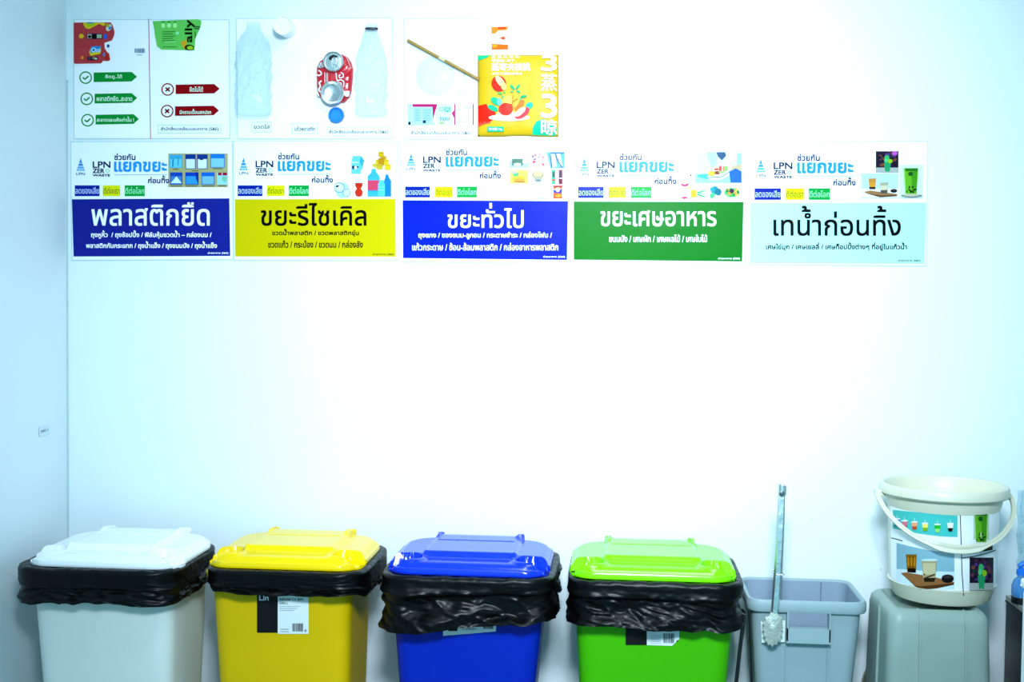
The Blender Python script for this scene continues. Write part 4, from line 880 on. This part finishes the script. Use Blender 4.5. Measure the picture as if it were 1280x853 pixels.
# ------------------------------------------------------------ white pail with printed wrap
def pail():
    cy = -.215; z1 = .882; z0 = .6215
    cx = P(1178.5, 640, cy).x; R1 = .1225; R0 = .1145; rim = .1425
    o = root('pail', (cx, cy, z0), 'cream pail with drink pictures wrapped round it standing on the upturned tub', 'pail')
    m = mat('cream_plastic', 'd4d2bb', .35, .5)
    Rz = lambda z: R0 + (R1-R0)*(z - z0)/(z1 - z0)
    prof = [(.095, z0), (.104, z0+.002), (.108, z0+.008), (.1165, z0+.034), (.1185, z0+.038), (.115, z0+.040)]
    prof += [(Rz(z), z) for z in (z0+.06, z0+.12, z0+.18, z1-.045)]
    inner = [(rim-.012, z1-.001), (rim-.016, z1-.006), (R1-.002, z1-.03), (Rz(.75)-.004, .75), (Rz(.65)-.006, .65), (.09, .64)]
    build(MB().lathe(prof, (cx, cy, 0), n=96), 'body', m, o, sharp=35)
    build(MB().lathe([(R1, z1-.052), (R1+.004, z1-.04), (R1+.006, z1-.026), (rim-.004, z1-.024), (rim, z1-.020), (rim, z1-.006), (rim-.003, z1-.001), (rim-.006, z1)] + inner, (cx, cy, 0), n=96, cap0=False), 'rim', m, o, sharp=40)
    # paper wrap and pictures, laid on the curved side
    axis = Vector((cx, cy, 0))
    def M(x, y, l, base=.0012):
        d = ray(x, y); s = CAM - axis; R_ = Rz(.75) + base
        for _ in range(3):
            R_ = R_
            A = d.x*d.x + d.y*d.y; B = s.x*d.x + s.y*d.y; Cq = s.x*s.x + s.y*s.y - R_*R_; D = B*B - A*Cq
            t = (-B - math.sqrt(D))/A if D > 0 else -B/A
            p = CAM + d*t; R_ = Rz(p.z) + base + l*.00012
        if D <= 0:
            r_ = Vector((p.x-cx, p.y-cy, 0)).normalized()*R_; p = Vector((cx+r_.x, cy+r_.y, p.z))
        return p
    q = MB(); n = 60; rows = []
    for z in (z0+.040, .72, .8, z1-.046):
        rows.append([Vector((cx + (Rz(z)+.0009)*math.cos(a), cy + (Rz(z)+.0009)*math.sin(a), z)) for a in [rad(180+6 + (168)*k/n) for k in range(n+1)]])
    q.loft(rows, closed=False); build(q, 'paper_wrap', mat('wrap_paper', 'eef2f6', .35, coat=.4), o)
    T = lambda x, y: (1090 + x/5.689, 620 + y/5.689)
    def MM(x, y, l): return M(*T(x, y), l, .0016)
    a = Art(MM, 10)
    # teal strip with six drinks
    for k in range(10):
        x0_, x1_ = 148 + 460*k/10, 148 + 460*(k+1)/10; cu = lambda x: (100 + 32*math.sin(min(1, (x-148)/460)*1.57), 232 + 62*math.sin(min(1, (x-148)/460)*1.57))
        a._add([(x0_, cu(x0_)[0]), (x1_, cu(x1_)[0]), (x1_, cu(x1_)[1]), (x0_, cu(x0_)[1])], [(0,1,2,3)], '62c8c4')
    for x, y, c1, c2 in ((178,188,'8a86d8','3a3478'),(232,202,'e08a9c','c8606c'),(302,210,'f0b088','c86848'),(378,220,'f2e080','88b838'),(465,228,'3fbf48','a8e08c'),(557,222,'efe6d8','3c2420')):
        a.poly([(x-22,y-24),(x+22,y-24),(x+15,y+30),(x-15,y+30)], c1); a.poly([(x-18,y+8),(x+18,y+8),(x+14,y+32),(x-14,y+32)], c2); a.ell(x, y-24, 24, 6, 'e8f4f2'); a.line([(x,y-50),(x+1,y-24)], 3, 'd8e8e4')
    a.build('drinks_strip', M_ink, o)
    for l_ in ([(626,92),(634,330),(640,540),(652,712)], [(136,300),(170,308),(218,322)], [(642,444),(730,432),(810,412),(880,388)]):
        a = Art(MM, 10); a.line(l_, 6, '26304e'); a.build('divider_line', M_ink, o)
    a = Art(MM, 10)
    for k in range(10):
        x0_, x1_ = 174 + 412*k/10, 174 + 412*(k+1)/10; g = lambda x: 34*math.sin((x-174)/412*1.57)
        a._add([(x0_, 335+g(x0_)*2), (x1_, 335+g(x1_)*2), (x1_, 560+g(x1_)*.4), (x0_, 560+g(x0_)*.4)], [(0,1,2,3)], '9cc0cc')
    a.l += 1
    for k in range(10):
        x0_, x1_ = 174 + 412*k/10, 174 + 412*(k+1)/10
        a._add([(x0_, 520+g(x0_)*.6), (x1_, 520+g(x1_)*.6), (x1_, 622+g(x1_)*1.3), (x0_, 622+g(x0_)*1.3)], [(0,1,2,3)], 'd6e6ec')
    a.l += 1
    a.poly([(203,550),(240,545),(450,580),(585,615),(582,632),(470,655),(340,662),(300,640)], 'a27850').poly([(300,640),(345,645),(582,622),(582,634),(460,660),(340,668)], '6c4a2c')
    a.poly([(240,418),(318,418),(312,548),(250,545)], '9c7428').poly([(250,440),(310,440),(308,500),(254,500)], 'c4902c').poly([(252,515),(312,517),(310,548),(256,545)], '2c1c14').line([(268,430),(270,520)], 6, '6c4c1c').line([(292,430),(290,520)], 6, '6c4c1c')
    a.ell(408,458,60,9,'cfe4e0').poly([(352,466),(460,466),(450,612),(366,612)], 'b9ae8c').poly([(360,480),(452,480),(448,560),(364,560)], 'd0c8a8').poly([(364,585),(452,585),(446,612),(370,612)], '3c3222')
    for k in range(14): a.ell(372 + (k*29) % 74, 560 + (k*17) % 28, 6, 6, '5a4a34', keep=True)
    a.ell(538,590,44,30,'2a2224').ell(538,576,40,13,'4c4446')
    a.build('picture', M_ink, o)
    a = Art(MM, 4); a.rect(722,112,832,310,'c2d8b0'); matcha(a, 726, 112, 828, 330); a.poly([(735,352),(858,330),(858,385),(735,408)], '5a4a40').ell(790,368,40,14,'8c6c58').ell(770,398,24,8,'c8c8c0'); a.build('picture', M_ink, o)
    a = Art(MM, 4)
    fancy(a, 694, 440, 864, 672, 9); a.build('picture', M_ink, o)
    # handle
    aw = (P(1262, 640, cy).x - P(1094.5, 640, cy).x)/2; hz = P(1178, 618, cy).z
    hc = (P(1262, 640, cy).x + P(1094.5, 640, cy).x)/2
    pts = []
    for k in range(49):
        t = math.pi*k/48; s_ = math.sin(t)
        pts.append(Vector((hc - aw*math.cos(t), cy - (.145)*s_**.9, hz - .098*s_**1.15)))
    rings = []
    for i, p in enumerate(pts):
        tg = (pts[min(i+1, 48)] - pts[max(i-1, 0)]).normalized(); nz = Vector((0, -1, .15)); s2 = tg.cross(nz).normalized(); nz = s2.cross(tg).normalized()
        g = ss(.36, .42, i/48)*ss(.64, .58, i/48); hw = .0058 + .0045*g; ht = .0035
        rings.append([p + s2*a_*hw + nz*b_*ht for a_, b_ in ((-1,-.6),(-.8,1),(-.25,1),(-.1,.5),(.1,.5),(.25,1),(.8,1),(1,-.6))])
    build(MB().loft(rings, True, True), 'handle', m, o, sharp=50)
    for s_ in (-1, 1):
        q = MB(); x = hc + s_*(aw - .010); q.box((x-.014, cy-.012, hz-.008), (x+.010, cy+.012, hz+.008)); build(q, 'handle_lug', m, o, smooth=False, bevel=.003)
pail()

# ------------------------------------------------------------ cabinet at the right edge and what is on it
yB = -.05; cb = P(1257, 744, yB); yFc = -.50
o = root('cabinet', (cb.x + .25, (yB+yFc)/2, 0), 'low cabinet with dark side panel at the right edge', 'cabinet')
zc = cb.z
build(MB().box((cb.x + .002, yFc+.006, .0), (cb.x + .5, yB, zc - .014)), 'body', mat('dark_cabinet_side', '241c18', .35, var=.3, vscale=4), o, smooth=False)
build(MB().box((cb.x, yFc, zc - .012), (cb.x + .51, yB, zc)), 'top_panel', mat('cabinet_top', 'a8aa98', .4), o, smooth=False, bevel=.001)
build(MB().box((cb.x - .001, yFc - .001, zc - .016), (cb.x + .5, yB, zc - .0125)), 'edge_strip', M_dark, o, smooth=False)
# white storage box in front
p = P(1275.5, 800, -.62); zz = P(1277, 735, -.62).z
o = root('white_box', (p.x + .15, -.72, 0), 'white upright box at the right edge in front of the cabinet', 'box')
build(MB().box((p.x, -.82, 0), (p.x + .3, -.62, zz)), 'body', M_white, o, smooth=False, bevel=.01)
build(MB().box((p.x - .003, -.823, zz + .0005), (p.x + .303, -.617, zz + .02)), 'lid', M_white, o, smooth=False, bevel=.006)
# blue spray bottle
c = P(1276, 738, -.13); c.z = zc
o = root('spray_bottle', c, 'blue plastic bottle with dark base on the cabinet top', 'bottle')
build(MB().lathe([(.020, .001), (.021, .006), (.021, .016)], c, n=32), 'base', M_dark, o)
build(MB().lathe([(.019, .0165), (.021, .022), (.021, .042), (.016, .056), (.009, .062), (.009, .068)], c, n=32), 'bottle_body', clear('blue_clear', '3f9ce8', .6), o)
q = MB(); q.lathe([(.011, .0685), (.011, .080), (.006, .084)], c, n=20); q.tube([c + Vector((.0, 0, .082)), c + Vector((-.006, -.004, .09)), c + Vector((.018, -.004, .106))], .006, 10)
build(q, 'spray_head', mat('spray_blue', '1c7cf0', .35), o)
# clear bag hanging on the wall above
g = []; fs = []
for j in range(22):
    for i in range(14):
        px_, py_ = 1269 + i*1.6 + 1.0*math.sin(j*.9), 612 + j*4.6
        g.append(P(px_, py_, 0) + Vector((0, -.012 - .012*abs(fb((i*.4, j*.25, 5), 3)) - .006*math.sin(i), 0)))
for j in range(21):
    for i in range(13): k = j*14+i; fs.append((k, k+1, k+15, k+14))
tag(build(MB().add(g, fs), 'hanging_clear_bag', clear('pale_blue_film', '9fd4e4', .3, .15, bump=.8, bscale=30), origin=P(1280, 612, -.02)), 'crinkled pale blue see-through bag hanging on the wall above the cabinet', 'bag')
# specks on the wall
random.seed(12)
q = MB()
for px_, py_, r in ((1014, 649, 1.1), (1112, 588, .9), (1101, 712, 1.1), (489, 645, .8), (604, 644, .7), (1060, 598, .7)):
    cc = P(px_, py_, -.0006); rr2 = r/495*.6; q.add([cc + Vector((rr2*math.cos(k*1.047), 0, rr2*math.sin(k*1.047))) for k in range(6)], [(0,1,2,3,4,5)])
so = build(q, 'wall_specks', mat('speck_brown', '6b6a60', .7), origin=P(1014, 649, 0)); tag(so, 'tiny dark specks of dirt scattered on the back wall', 'dirt', kind='stuff')
